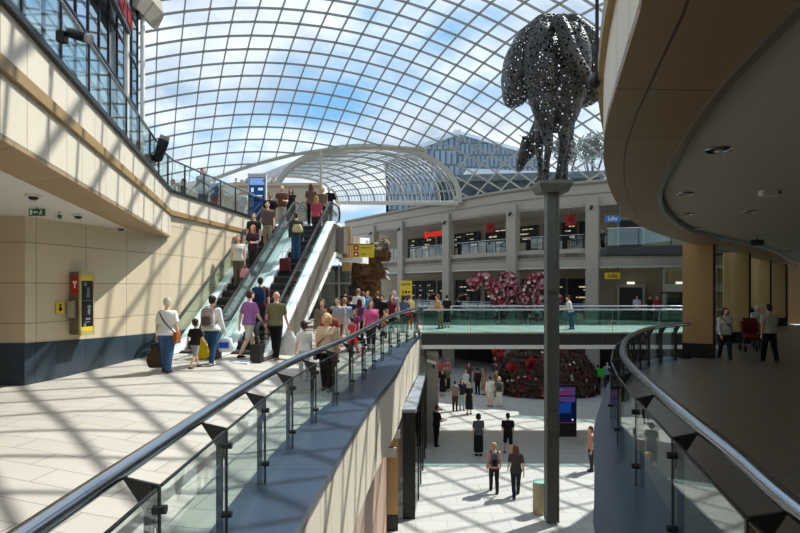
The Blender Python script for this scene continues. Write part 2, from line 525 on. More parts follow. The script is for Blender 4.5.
    # ---- legs
    if legs != 'dress':
        t = MB()
        t.loft([[V(p) for p in ringp(z_, hw * 1.06 + .005, hd * 1.06 + .006, ys)] for (z_, hw, hd, ys) in T[:4]])
        if legs == 'skirt':
            t.loft([[V(p) for p in ringp(z_, hw, hd, 0)] for (z_, hw, hd) in ((.10, .11, .10), (.28, .112, .098), (.42, .112, .088), (.55, .098, .072))])
        for sd in (-1, 1):
            h_, k_, a_ = L[sd]
            if legs == 'trousers':
                t.capsule(V(h_), .056 * H * loose, V(k_), .042 * H * loose, 10); t.capsule(V(k_ + Vector((0, -.004, 0))), .042 * H * loose, V(k_.lerp(a_, .4) + Vector((0, -.008, 0))), .040 * H * loose, 10); t.capsule(V(k_.lerp(a_, .4) + Vector((0, -.008, 0))), .040 * H * loose, V(a_ + Vector((0, -.004, -.006))), .033 * H * loose, 10, 2)
            elif legs == 'shorts':
                t.capsule(V(h_), .055 * H, V(h_.lerp(k_, .82)), .049 * H, 10, 2)
        _jobs.append((root, dict(trousers='trousers', shorts='shorts', skirt='skirt')[legs], t, cloth(bottom), vox, None))
    for sd in (-1, 1):
        a_ = L[sd][2]; f = MB()
        pts = []
        for (y_, w_, h_) in ((-.040, .018, .030), (-.025, .026, .042), (.005, .026, .046), (.035, .029, .034), (.070, .029, .024), (.092, .016, .016)):
            base = V(a_ + Vector((0, y_, -.037)))
            pts.append([base + Vector((w_ * H * math.cos(q), 0, h_ * H * .5 + h_ * H * .5 * math.sin(q))) for q in [2 * PI * j / 10 for j in range(10)]])
        f.loft(pts); f.build('shoe', cloth(shoes), root, True)
    # ---- hair
    if style != 'bald':
        hr = MB()
        e = .049 if style in ('short', 'cap') else .052
        hr.ell(hv(0, -.012, .020), (e * H * hd_s, .056 * H * hd_s, .052 * H * hd_s), MY)
        hr.ell(hv(0, -.024, -.008), (.045 * H * hd_s, .040 * H * hd_s, .044 * H * hd_s), MY)
        if style == 'long':
            for sd in (-1, 1):
                hr.capsule(hv(sd * .040, -.012, -.005), .020 * H, hv(sd * .046, -.022, -.085), .018 * H, 8)
            hr.capsule(hv(0, -.034, 0), .040 * H, hv(0, -.046, -.100), .030 * H, 10, 3, 1.3, .8)
        elif style == 'bob':
            for sd in (-1, 1): hr.capsule(hv(sd * .044, -.006, .012), .022 * H, hv(sd * .046, -.008, -.052), .019 * H, 8)
            hr.capsule(hv(0, -.034, 0), .042 * H, hv(0, -.034, -.045), .038 * H, 10)
        elif style == 'bun':
            hr.ell(hv(0, -.050, .050), (.022 * H, .022 * H, .022 * H))
        elif style == 'tail':
            hr.capsule(hv(0, -.060, .010), .014 * H, hv(0, -.080, -.085), .010 * H, 8)
        _jobs.append((root, 'hair', hr, hairm(hair), vox * .8, None))
        if style == 'cap':
            cp = MB(); cp.ell(hv(0, -.006, .034), (.052 * H * hd_s, .059 * H * hd_s, .044 * H * hd_s), MY)
            cp.box(hv(0, .065, .030), (.07 * H, .06 * H, .006 * H)); cp.build('cap', cloth((70, 34, 34)), root, True)
    if faced:
        for sd in (-1, 1):
            ey = MB(); ey.ell(hv(sd * .017, .0475, .003), (.0078 * H, .005 * H, .0052 * H), MY, 10, 6); eo = ey.build('eye', M['eyewhite'], root, True)
            ir = MB(); ir.ell(hv(sd * .017, .0525, .003), (.0038 * H, .0022 * H, .0040 * H), MY, 8, 6); ir.build('iris', M['black'], eo, True)
        mo = MB(); mo.ell(hv(0, .0495, -.034), (.0145 * H, .005 * H, .0048 * H), MY, 10, 6); mo.build('mouth', M['lips'], root, True)
    root['_w'] = [0.0]
    del root['_w']
    return root, (lambda p: V(p)), A, L

def wpos(root, p):
    c, s_ = math.cos(root.rotation_euler.z), math.sin(root.rotation_euler.z)
    return Vector((root.location.x + c * p.x - s_ * p.y, root.location.y + s_ * p.x + c * p.y, root.location.z + p.z))

def finalize_people():
    tmp = []
    for (root, name, mb, m, vox, hands) in _jobs:
        me = mb.mesh(name); o = bpy.data.objects.new('tmp', me); C.objects.link(o)
        r = o.modifiers.new('r', 'REMESH'); r.mode = 'VOXEL'; r.voxel_size = vox; r.use_smooth_shade = True
        s_ = o.modifiers.new('s', 'SMOOTH'); s_.iterations = 4; s_.factor = .5
        tmp.append(o)
    bpy.context.view_layer.update()
    dg = bpy.context.evaluated_depsgraph_get()
    for o, (root, name, mb, m, vox, hands) in zip(tmp, _jobs):
        me = bpy.data.meshes.new_from_object(o.evaluated_get(dg))
        if hands:
            bm = bmesh.new(); bm.from_mesh(me)
            hb = MB()
            for (w, d, sd, k) in hands: hand(hb, w, d, sd, k)
            vs = [bm.verts.new(p) for p in hb.v]
            for f in hb.f:
                try: bm.faces.new([vs[i] for i in f])
                except ValueError: pass
            bm.to_mesh(me); bm.free()
        me.shade_smooth(); me.materials.clear(); me.materials.append(m); me.name = name
        n = bpy.data.objects.new(name, me); C.objects.link(n); n.parent = root
    for o in tmp:
        d = o.data; bpy.data.objects.remove(o); bpy.data.meshes.remove(d)
    _jobs.clear()

M['eyewhite'] = mat('eye', (235, 230, 225), .3)
M['lips'] = mat('lips', (165, 85, 80), .5)
# ------------------------------------------------------------------ plan lines of the place (metres; camera stands at 0,0)
def resample(path, n):
    P = [Vector((p[0], p[1], 0)) for p in path]
    L = [0.0]
    for a, b in zip(P, P[1:]): L.append(L[-1] + (b - a).length)
    out = []
    for k in range(n):
        s = L[-1] * k / (n - 1); i = 0
        while i < len(L) - 2 and L[i + 1] < s: i += 1
        q = P[i].lerp(P[i + 1], (s - L[i]) / max(1e-9, L[i + 1] - L[i])); out.append((q.x, q.y))
    return out
def smooth2(path, n=5): return [(p.x, p.y) for p in catmull([(a, b, 0) for a, b in path], n)]
def offset(path, d):
    """shift a plan line to the left of travel by d"""
    out = []
    for i, p in enumerate(path):
        a = path[max(i - 1, 0)]; b = path[min(i + 1, len(path) - 1)]
        dx, dy = b[0] - a[0], b[1] - a[1]; l = math.hypot(dx, dy) or 1
        out.append((p[0] - dy / l * d, p[1] + dx / l * d))
    return out

LR = smooth2([(-1.66, .4), (-1.76, 2.4), (-1.79, 4.4), (-1.80, 6.2), (-1.77, 7.6), (-1.66, 9.2), (-1.33, 11.7), (-1.02, 14.2), (-.72, 16.6), (-.34, 19.0), (.20, 21.4), (.72, 23.6)])
LE = smooth2([(-.96, .4), (-.98, 2.6), (-.97, 5.2), (-.87, 6.9), (-.55, 11), (-.07, 14.9), (.30, 19.2), (.66, 22.2), (.86, 23.7)])
RR = smooth2([(1.62, .4), (1.85, 1.7), (2.10, 2.97), (2.33, 3.88), (2.52, 4.75), (2.84, 6.13), (3.5, 8.6), (4.26, 10.7), (5.4, 13.15), (7.2, 16), (9.15, 17.7)])
RL = smooth2([(.95, .4), (1.2, 2.6), (1.8, 5.17), (2.07, 5.97), (2.55, 7.35), (3.15, 9.1), (3.93, 10.95), (5.0, 13.4), (6.75, 16.5), (8.75, 18.4)])
RS = smooth2([(.35, .4), (.75, 1.5), (1.16, 2.69), (1.49, 3.88), (1.82, 4.99), (2.31, 6.33), (3.2, 8.4), (4.6, 11.2), (6.4, 14), (9.1, 17.5), (13.4, 22.3), (18.1, 28.1), (22.4, 33.4), (26, 38)])
RI = smooth2([(1.25, .4), (1.6, 1.5), (1.88, 2.69), (2.13, 3.75), (2.6, 5.2), (3.67, 8), (5.1, 10.7), (7.3, 13.9), (10.2, 17.0), (14.3, 21.5), (18.9, 27.4), (23.2, 32.7), (26.9, 37.4)])
FO = [(-2.0, -1.3), (-3.62, 5.0), (-5.75, 13.3), (-6.27, 15.3)]
FI = [(-2.7, -1.2), (-4.35, 5.4), (-6.42, 13.3), (-6.36, 15.25)]
FT = [(-6.27, 15.3), (-5.85, 19.0), (-5.42, 22.3)]
FA = smooth2([(23.5, 33.4), (18, 35.4), (13, 37.8), (8.3, 41.2), (4, 46.7), (.2, 52), (-2.6, 56), (-6, 61)], 6)

def ss(t): t = max(0, min(1, t)); return t * t * (3 - 2 * t)
def rise(y): return .25 * ss((y - 12) / 11) * (1 - ss((y - 30) / 14))
def lift(o):
    for v in o.data.vertices: v.co.z += rise(v.co.y)
    return o
def floor_z(x, y):
    e = xat(LR, y) if y < 23.6 else .72
    d = e - x
    lip = rise(y)
    if d <= 0: return lip
    w = 1 - ss((y - 30) / 14)
    return max(lip, (.34 * ss(d / 3.5) + .13 * ss((y - 11) / 3.5) * ss(d / 2.2)) * w)

# ---- floors
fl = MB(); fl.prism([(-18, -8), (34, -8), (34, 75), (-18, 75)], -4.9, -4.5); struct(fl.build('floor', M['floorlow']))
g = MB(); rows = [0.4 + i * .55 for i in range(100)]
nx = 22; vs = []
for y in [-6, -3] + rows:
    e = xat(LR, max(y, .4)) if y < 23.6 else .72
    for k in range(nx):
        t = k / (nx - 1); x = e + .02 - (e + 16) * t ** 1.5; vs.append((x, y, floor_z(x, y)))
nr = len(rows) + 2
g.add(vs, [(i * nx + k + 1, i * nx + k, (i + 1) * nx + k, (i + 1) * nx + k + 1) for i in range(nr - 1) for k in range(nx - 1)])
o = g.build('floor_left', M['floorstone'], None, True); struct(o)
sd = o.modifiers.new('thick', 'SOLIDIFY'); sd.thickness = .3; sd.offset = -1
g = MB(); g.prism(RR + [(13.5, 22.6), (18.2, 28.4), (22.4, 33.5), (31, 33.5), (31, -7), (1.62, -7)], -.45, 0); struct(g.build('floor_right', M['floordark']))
n = 40
lr, le, rr, rl = resample(LR, n), resample(LE, n), resample(RR, n), resample(RL, n)
g = MB(); g.strip(lr, le, -.16, .15); struct(lift(g.build('trim_left', M['ledge'])))
g = MB(); g.strip(rl, rr, -.18, .17); struct(g.build('trim_right', M['ledge']))
# edge fascias below the two decks
g = MB(); g.ribbon(le, -1.55, -.12, .22, 1); struct(lift(g.build('wall_left_edge', M['cream'])))
g = MB(); g.ribbon(offset(rl, -.05), -1.5, -.14, .25, -1); struct(g.build('wall_right_edge', M['bluegrey']))
g = MB(); g.ribbon(offset(le, .35), -4.5, -1.5, .2, 1); struct(g.build('wall_left_lower', mat('pinkish shop wall', (176, 150, 132), .6)))
g = MB(); g.ribbon(offset(rl, -1.2), -4.5, -1.0, .2, -1); struct(g.build('wall_right_lower', M['lobby']))
# far wall under the mid floor and the side walls of the lower hall
g = MB(); g.ribbon([(1.3, 40), (-.2, 52), (-3, 58)], -4.5, -.3, .3, 1); struct(g.build('wall_lower_back', M['lobby']))
g = MB(); g.ribbon([(1.08, 24.2), (1.2, 28.0), (1.3, 40)], -4.5, -.75, .3, 1); struct(g.build('wall_lower_side', M['lobby']))

# ---- left building: recessed wall, overhang, gallery
W = [(-16, 10.98), (-7.35, 10.98), (-6.86, 13.0), (-6.32, 15.35)]
g = MB(); g.ribbon(W, .05, 3.7, .3, 1, -9.15); struct(g.build('wall_left', M['creamgrid']))
pz = [.6 + .45] * 4
g = MB(); g.ribbon(offset(W, -.025), .0, [1.17, 1.17, 1.10, 1.05], .03, 1, -9.15); struct(g.build('baseboard_left', M['plinth']))
g = MB(); g.ribbon([(-6.325, 15.34)] + FT[1:], .2, 4.3, .3, 1, .4); struct(g.build('wall_left_flush', M['creamgrid']))
g = MB(); g.ribbon(offset(FT, -.02), .0, 1.05, .03, 1); struct(g.build('baseboard_left_flush', M['plinth']))
g = MB(); g.ribbon(FO, 3.66, 4.28, .25, 1); g.ribbon(FO, 4.34, 4.86, .25, 1); struct(g.build('wall_left_upper', M['cream']))
g = MB(); g.ribbon(FT, 4.30, 4.86, .25, 1); struct(g.build('wall_left_upper_flush', M['cream']))
allF = FO + FT[1:]
g = MB(); g.ribbon(offset(allF, -.05), 4.24, 4.37, .12, 1); struct(g.build('trim_left_upper', M['rib']))
g = MB(); g.ribbon(offset(allF, -.06), 4.86, 4.93, .3, 1); struct(g.build('trim_left_coping', M['darksteel']))
g = MB(); g.strip(FI, FO, 3.62, .06); struct(g.build('ceiling_left_band', M['brownstone']))
g = MB(); g.prism(FI + [(-6.5, 15.3), (-16, 15.3), (-16, -1.2)], 3.66, 3.72); struct(g.build('ceiling_left', M['ceil']))
g = MB(); g.prism(offset(FO, .28) + [(-6.1, 18.9), (-5.75, 22.2), (-5.7, 23.2), (-2.35, 23.2), (-2.35, 37), (-20, 37), (-20, -1.3)], 4.38, 4.74); struct(g.build('floor_gallery', M['floordark']))
g = MB(); g.box((-16.2, 4.6, 1.8), (.3, 12.7, 4.4)); struct(g.build('wall_left_far', M['creamgrid']))
# upper storefront beside the gallery
GS = [(-4.2, -1.7), (-10.25, 21.85)]
gd = Vector((GS[1][0] - GS[0][0], GS[1][1] - GS[0][1], 0)); gl = gd.length; gd.normalize(); gn = Vector((gd.y, -gd.x, 0))
g = MB(); g.ribbon(GS, 4.8, 14.2, .03, 1); win = struct(g.build('window_1', M['shopglass']))
fr = MB()
for k in range(0, 23):
    p = Vector((GS[0][0], GS[0][1], 0)) + gd * (gl * k / 22)
    fr.box((p.x, p.y, 9.5), (.07, .07, 9.4), math.atan2(gd.y, gd.x))
for zz in (6.0, 7.6, 9.2, 10.8, 12.4, 14.1):
    fr.beam((GS[0][0], GS[0][1], zz), (GS[1][0], GS[1][1], zz), .07, .07)
fo = fr.build('window_frame', M['darksteel'], win)
bk = MB(); q = [Vector((p[0], p[1], 0)) - gn * 5 for p in GS]
bk.ribbon([(q[0].x, q[0].y), (q[1].x, q[1].y)], 4.7, 14.2, .2, 1); struct(bk.build('wall_gallery_back', mat('mottled blue shop wall', (84, 112, 138), .6, var=.6, scale=.6)))  # blue tone and mottling sit in the base colour
bk = MB(); q2 = [Vector((p[0], p[1], 0)) - gn * .3 for p in GS]
for zz in (9.15, 14.0): bk.prism([(q2[0].x, q2[0].y), (q2[1].x, q2[1].y), (q[1].x, q[1].y), (q[0].x, q[0].y)], zz, zz + .25)
struct(bk.build('floor_gallery_shop', M['lobby']))
bk = MB(); bk.ribbon([(q[1].x, q[1].y), (GS[1][0], GS[1][1])], 4.7, 14.2, .25, 1); struct(bk.build('wall_gallery_end', M['facade']))
for Yc, lb in ((19.0, 'white column where the red lettered shop sign ends'), (21.7, 'white column at the far corner of the glass storefront')):
    t = (Yc - GS[0][1]) / (GS[1][1] - GS[0][1]); p = Vector((GS[0][0] + (GS[1][0] - GS[0][0]) * t, Yc, 0)) + gn * .22
    cm = MB(); cm.tube([(p.x, p.y, 4.75), (p.x, p.y, 14.1)], .085, 14)
    tag(cm.build('column', M['white'], None, True), lb, 'column')
# roof eaves at the end of the storefront
ev = thing('roof_eaves', 'grey steel roof eaves sticking out above the end of the glass storefront', 'eaves', (-10.35, 21.9, 12.75))
g = MB(); g.box((.2, 0, .85), (.9, 2.0, .5), rot=Matrix.Rotation(R(-8), 3, 'Y')); g.build('soffit_box', M['facade'], ev)
g = MB(); g.box((.55, -.1, .3), (.25, 1.8, .7), rot=Matrix.Rotation(R(25), 3, 'Y')); g.build('gutter', M['facade'], ev)
g = MB(); g.beam((.0, 0, 0), (.5, -.1, .75), .12, .12); g.build('bracket', M['archsteel'], ev); g = MB(); g.beam((-.1, -.9, .1), (.5, -.9, .8), .12, .12); g.build('bracket', M['archsteel'], ev)
g = MB(); g.capsule((.42, -.6, -.22), .09, (.42, -.6, .02), .10, 10); g.build('lamp', M['darksteel'], ev, True)

# ---- terrace wall beyond the top of the escalators
g = MB(); g.ribbon([(-14, 35), (-4.9, 35)], 4.7, 8.5, .4, -1); g.ribbon([(-14.1, 34.95), (-4.8, 34.95)], 8.5, 8.68, .5, -1); struct(g.build('wall_terrace', mat('taupe render', (196, 182, 160), .75)))
g = MB(); g.prism([(-14, 35.4), (-4.9, 35.4), (-4.9, 44), (-14, 44)], 7.8, 7.95); struct(g.build('floor_terrace', M['floordark']))
# landing edge and its support to the right of the escalators
g = MB(); g.box((-2.75, 26.5, 4.2), (.9, 7.2, 1.0)); struct(g.build('trim_landing', M['esside']))
g = MB(); g.box((-2.15, 24.6, 3.45), (1.0, .5, .16)); struct(g.build('trim_landing_lip', M['white']))
g = MB(); g.box((-2.55, 25.2, 4.75 + 0), (.42, .42, .02)); g.box((-2.42, 25.4, 4.0), (.4, .4, 2.0)); tag(g.build('column', M['tanstone']), 'short beige column carrying the upper landing beside the escalator', 'column')
g = MB(); g.prism([(-2.15, 25.6), (-1.85, 25.6), (-1.55, 27.5), (-1.85, 27.5)], 3.4, 4.55); struct(g.build('wall_landing_end', M['white']))
# shops below the landing
g = MB(); g.ribbon([(-2.6, 36.5), (-9, 36.5)], 0, 3.6, .2, 1); struct(g.build('wall_under_landing', M['lobby']))
g = MB(); g.ribbon([(-2.6, 34.5), (-8.5, 34.5)], 0.05, 3.6, .03, 1); wo = struct(g.build('window_40', M['shopglass']))
g = MB()
for k in range(6): g.box((-2.6 - k * 1.15, 34.45, 1.85), (.09, .1, 3.6))
g.beam((-2.6, 34.45, 2.5), (-8.5, 34.45, 2.5), .09, .09); g.build('window_frame', M['archsteel'], wo)

# ---- right building: ceiling, soffit band, fascia
m_ = 56; rs, ri = resample(RS, m_), resample(RI, m_)
# pair the inner line with the nearest outer station
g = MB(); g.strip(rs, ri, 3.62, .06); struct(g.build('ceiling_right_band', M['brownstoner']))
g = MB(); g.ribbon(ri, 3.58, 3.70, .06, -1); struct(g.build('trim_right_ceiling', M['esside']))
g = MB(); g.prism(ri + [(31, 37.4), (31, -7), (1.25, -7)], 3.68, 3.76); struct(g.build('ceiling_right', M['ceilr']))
g = MB(); g.prism(offset(rs, -.3) + [(31, 38), (31, -7), (.7, -7)], 3.8, 4.75); struct(g.build('floor_right_upper', M['lobby']))
g = MB(); g.ribbon([(.35, -7)] + rs, 3.64, 5.6, .25, -1); struct(g.build('wall_right_fascia', M['cream']))
g = MB(); g.ribbon(offset(rs, .05), 4.24, 4.40, .12, -1); struct(g.build('trim_right_fascia', M['rib']))
g = MB(); g.box((31, 14, .2), (.3, 42, 1.2)); struct(g.build('wall_right', M['tanstone']))
g = MB(); g.box((31, 14, 2.2), (.04, 42, 2.8)); wo = struct(g.build('window_41', M['glass']))  # unseen window, added to let daylight into the right arcade
g = MB()
for k in range(15): g.box((31, -6.5 + k * 2.9, 2.2), (.12, .1, 2.8))
g.build('window_frame', M['darksteel'], wo)
g = MB(); g.box((28, 35.2, 1.8), (7.4, .3, 3.7)); struct(g.build('wall_right_end', M['tanstone']))
g = MB(); g.box((16, -7, 0.5), (30, .3, 8)); struct(g.build('wall_back_right', M['creamgrid']))
g = MB(); g.box((-8, -7, 2.5), (18, .3, 14.5)); struct(g.build('wall_back', M['creamgrid']))

def tan_column(x, y, rz, w, label):
    t = thing('column', label, 'column', (x, y, 0), rz, 'tan stone columns of the right arcade')
    g = MB(); g.box((0, 0, 2.06), (w, w, 3.2)); g.build('shaft', M['tanstone'], t)
    g = MB(); g.box((0, 0, .23), (w + .02, w + .02, .46)); g.build('base', M['black'], t)
    g = MB(); g.box((w / 2 + .04, -.1, 1.83), (.08, w * .8, 3.64)); g.build('glazing_frame', M['black'], t)
cl = [(9.75, 18.35), (13.75, 22.95), (18.3, 28.6), (22.5, 33.6)]
for (x, y), w, lb in zip(cl, (.86, .86, .9, .95), ('tan stone column where the curved right handrail ends', 'second tan stone column, behind the woman in the white jacket',
                                                   'third tan stone column, beyond the pushchair', 'farthest tan stone column at the end of the right arcade')):
    tan_column(x, y, -R(28), w, lb)
for k, (a, b) in enumerate(zip(cl, cl[1:])):
    a, b = Vector((*a, 0)), Vector((*b, 0)); d = (b - a).normalized()
    g = MB(); p, q_ = a + d * .6, b - d * .6
    g.ribbon([(p.x, p.y), (q_.x, q_.y)], .05, 3.6, .03, 1); struct(g.build('window_%d' % (k + 2), M['glass']))

# ---- balustrades
def balustrade(label, path, z, h=1.1, step=1.25, start=.2, rail=.06, side=0, goff=.13, gtop=.98, gbot=.05, pbot=-.12, cat='balustrade', group=None, name='glass_balustrade', posts=True, pw=.07, gm=None, pm=None, rm=None, bracket=True, clamps=True, trim=0, twin=False, stations=None, zf=None):
    zf = zf or (lambda y: 0.0)
    """side: +1 puts glass and posts to the left of travel, -1 to the right, 0 under the rail"""
    c = path[len(path) // 2]
    root = thing(name, label, cat, (c[0], c[1], z), 0, group)
    P3 = [Vector((p[0] - c[0], p[1] - c[1], h)) for p in path]
    g = MB(); g.tube([p + Vector((0, 0, zf(p.y + c[1]))) for p in P3], rail, 16); g.build('handrail', rm or M['steel'], root, True)
    st = along(P3, step, start) if stations is None else [along(P3, 999, q)[0] for q in stations if along(P3, 999, q)]
    if side: 
        nrm = lambda d: Vector((-d.y, d.x, 0)).normalized() * side
    else: nrm = lambda d: Vector((0, 0, 0))
    pts = [(p + nrm(d) * goff, d, p) for p, d in st]
    for (a, d, p) in pts:
        if not posts: break
        dd = Vector((d.x, d.y, 0)).normalized(); ang = math.atan2(dd.y, dd.x)
        g = MB(); inn = -nrm(d) * .06 if twin else Vector((0, 0, 0))
        for e in ((-.018, .018) if twin else (0,)):
            g.box((a.x + dd.x * e + inn.x, a.y + dd.y * e + inn.y, (pbot + gtop + .02) / 2), (.012 if twin else .03, pw, gtop + .02 - pbot), ang)
        po = g.build('post', pm or M['darksteel'], root); po.location.z = zf(a.y + c[1])
        if twin:
            g = MB(); g.box((a.x, a.y, (gbot + gtop) / 2), (.03, .022, gtop - gbot + .02), ang); g.build('joint_strip', M['black'], po)
        if bracket:
            g = MB(); tip = Vector((p.x, p.y, h - rail * .8)); lo = Vector((a.x, a.y, gtop - (.28 if twin else .12))); hi = Vector((a.x, a.y, gtop + .02))
            w = dd * .012
            g.add([tip - w, hi - w, lo - w, tip + w, hi + w, lo + w], [(0, 1, 2), (5, 4, 3), (0, 3, 4, 1), (1, 4, 5, 2), (2, 5, 3, 0)])
            g.build('bracket', M['darksteel'], po)
        if clamps:
            o_ = nrm(d) if side else Vector((-dd.y, dd.x, 0))
            for zz in (.22, .84):
                g = MB(); q1 = Vector((a.x, a.y, zz)); g.tube([q1 - o_ * .05, q1 + o_ * .05], [.03, .03], 12); g.build('clamp', M['darksteel'], po, True)
    ends = [x[0] for x in pts]
    for a, b in zip(ends, ends[1:]):
        d = (b - a).normalized(); a2, b2 = a + d * .035, b - d * .035
        za, zb = zf(a.y + c[1]), zf(b.y + c[1]); g = MB(); g.beam((a2.x, a2.y, (gbot + gtop) / 2 + za), (b2.x, b2.y, (gbot + gtop) / 2 + zb), .016, gtop - gbot)
        gp = g.build('glass_panel', gm or M['glass'], root)
        if twin:
            g = MB(); g.beam((a2.x, a2.y, gtop + za), (b2.x, b2.y, gtop + zb), .02, .016); g.build('top_edge', M['darksteel'], gp)
    return root

balustrade('long curved glass balustrade with steel handrail along the sunlit left walkway', LR, 0, 1.10, 1.45, .3, .06, -1, .23, gbot=-.08, pbot=-.16, twin=True, pw=.05, zf=rise, pm=M['postblack'])
balustrade('curved glass balustrade with steel handrail around the shaded right walkway', RR, 0, 1.10, 1.7, 1.0, .06, 1, .20, gbot=-.08, pbot=-.16, twin=True, pw=.05, pm=M['postblack'], stations=[1.0, 2.7, 4.4, 6.1, 7.8, 9.5, 11.2, 12.4, 13.3, 14.2, 15.1, 16.0, 16.9, 17.8, 18.7, 19.5])
GR = [(p[0], p[1]) for p in allF]
balustrade('glass balustrade along the edge of the upper left gallery', resample(offset(GR, .08), 26), 4.80, 1.0, 1.2, .1, .03, 0, 0, .95, .14, .1, bracket=False, clamps=False, pw=.04)

# ---- bridge across the void
br = thing('footbridge', 'wide footbridge with charcoal edge beam spanning the void', 'bridge', (8.1, 25.85, .36))
g = MB(); g.box((-.1, 0, -.10), (14.2, 4.5, .2)); g.build('deck', M['floorstone'], br)
for s_ in (-1, 1):
    g = MB(); g.box((0, s_ * 2.22, -.30), (14.4, .12, .46)); g.build('edge_beam', M['bridgebeam'], br)
    g = MB(); g.box((0, s_ * 2.24, -.025), (14.4, .14, .06)); g.build('edge_trim', M['facade'], br)
g = MB(); g.box((0, 0, -.61), (14.4, 4.75, .16)); g.build('soffit', M['white'], br)
bp = MB()
for k in range(14):
    for e in (-.06, .06):
        for zz in (-.2, -.34): bp.tube([(-7 + k * 1.05 + e, -2.27, zz), (-7 + k * 1.05 + e, -2.30, zz)], .018, 8)
bp.build('bolt_rivets', M['steel'], br)
for y, lb in ((23.62, 'near glass balustrade of the footbridge'), (28.08, 'far glass balustrade of the footbridge')):
    balustrade(lb, [(.95 + .49 * k, y) for k in range(30)], .36, .95, 2.0, .02, .035, 0, 0, .88, .0, 0, posts=True, bracket=False, clamps=False, pw=.02, pm=M['steel'],
               gm=M['bglass'] if 'bglass' in M else M['glass'])
g = MB(); g.box((1.42, 24.6, -2.53), (.5, .5, 3.94)); tag(g.build('bridge_pier', M['facade']), 'square grey pier under the left end of the footbridge', 'pier')
lt = thing('wall_light', 'small white floodlight on top of the grey pier under the footbridge', 'light', (1.36, 24.15, -.95))
g = MB(); g.box((0, 0, 0), (.42, .22, .12), rot=Matrix.Rotation(R(20), 3, 'Y')); g.build('housing', M['white'], lt)
g = MB(); g.beam((.1, 0, -.02), (.1, .2, -.3), .06, .06); g.build('bracket', M['darksteel'], lt)

# ---- shopfront pod below the left edge, tan column, flag signs
pod = thing('shopfront_pod', 'projecting glazed shopfront with dark end fin below the left walkway', 'shopfront', (.34, 16.4, -4.5))
A_, B_, C_, D_ = (-.26, 0), (.10, 0), (.74, 7.1), (.5, 7.1)
g = MB(); g.prism([(-.28, -.05), (.12, -.05), (.76, 7.2), (.50, 7.2)], 3.08, 3.2); g.build('roof', mat('grey zinc', (140, 148, 156), .4), pod)
g = MB(); g.box((-.08, -.02, 1.55), (.36, .12, 3.1)); g.build('end_fin', M['black'], pod)
for k in range(5):
    t0, t1 = k / 5, (k + 1) / 5
    p0 = (B_[0] + (C_[0] - B_[0]) * t0, 7.1 * t0); p1 = (B_[0] + (C_[0] - B_[0]) * t1, 7.1 * t1)
    g = MB(); g.beam((p0[0], p0[1] + .05, 1.6), (p1[0], p1[1] - .05, 1.6), .03, 2.9); g.build('glass_panel', M['darkglass'], pod)
    g = MB(); g.box((p1[0], p1[1], 1.55), (.08, .08, 3.1)); g.build('mullion', M['black'], pod)
tc_ = thing('column', 'slim tan stone column with black base below the left walkway', 'column', (-.22, 15.75, -4.5))
g = MB(); g.box((0, 0, 1.75), (.32, .4, 2.6)); g.build('shaft', M['tanstone'], tc_)
g = MB(); g.box((0, 0, .22), (.33, .41, .44)); g.build('base', M['black'], tc_)
for (x, y, zz, s_, lb) in ((-.30, 14.3, -1.95, .30, 'small white bracket sign under the left edge, nearer one'), (-.18, 15.3, -1.75, .28, 'small white bracket sign beside the tan column')):
    t = thing('bracket_sign', lb, 'sign', (x, y, zz), 0, 'bracket signs below the walkway')
    g = MB(); g.box((.05, 0, 0), (s_, .06, s_ * .8)); g.build('sign_board', M['white'], t)
    g = MB(); g.beam((-.25, 0, s_ * .45), (.15, 0, s_ * .45), .03, .03); g.build('arm', M['darksteel'], t)
for (x, y, w_) in ((-.62, 9.6, .25), (-.40, 13.2, .18)):
    pass

# ------------------------------------------------------------------ escalators
def xprism(mb, prof, x0, x1):
    n = len(prof)
    vs = [(x0, p[0], p[1]) for p in prof] + [(x1, p[0], p[1]) for p in prof]
    fs = [tuple(range(n)), tuple(range(2 * n - 1, n - 1, -1))] + [((i + 1) % n, i, n + i, n + (i + 1) % n) for i in range(n)]
    mb.add(vs, fs)
ESC_A = -R(5.4)
ESC_O = Vector((-3.486, 14.95, .43)); RISE = 4.32; RUN = RISE / math.tan(R(30))
eu = Vector((math.sin(R(5.4)), math.cos(R(5.4)), 0)); en = Vector((-eu.y, eu.x, 0))
HW = .565; LANES = {'R': -HW, 'L': -(HW * 3 + .32)}
def esc_pt(lane, s, dx=0.0):
    p = ESC_O + en * (-LANES[lane]) + eu * s - en * dx
    return Vector((p.x, p.y, ESC_O.z + max(0, min(RISE, (math.floor(s / .4 + .5)) * .4 * math.tan(R(30))))))
def prof(off, s0=-.65, s1=None):
    s1 = RUN + 1.5 if s1 is None else s1
    return [(s0, off), (-.25, off), (.12, off + .03), (RUN - .12, RISE + off - .03), (RUN + .25, RISE + off), (s1, RISE + off)]
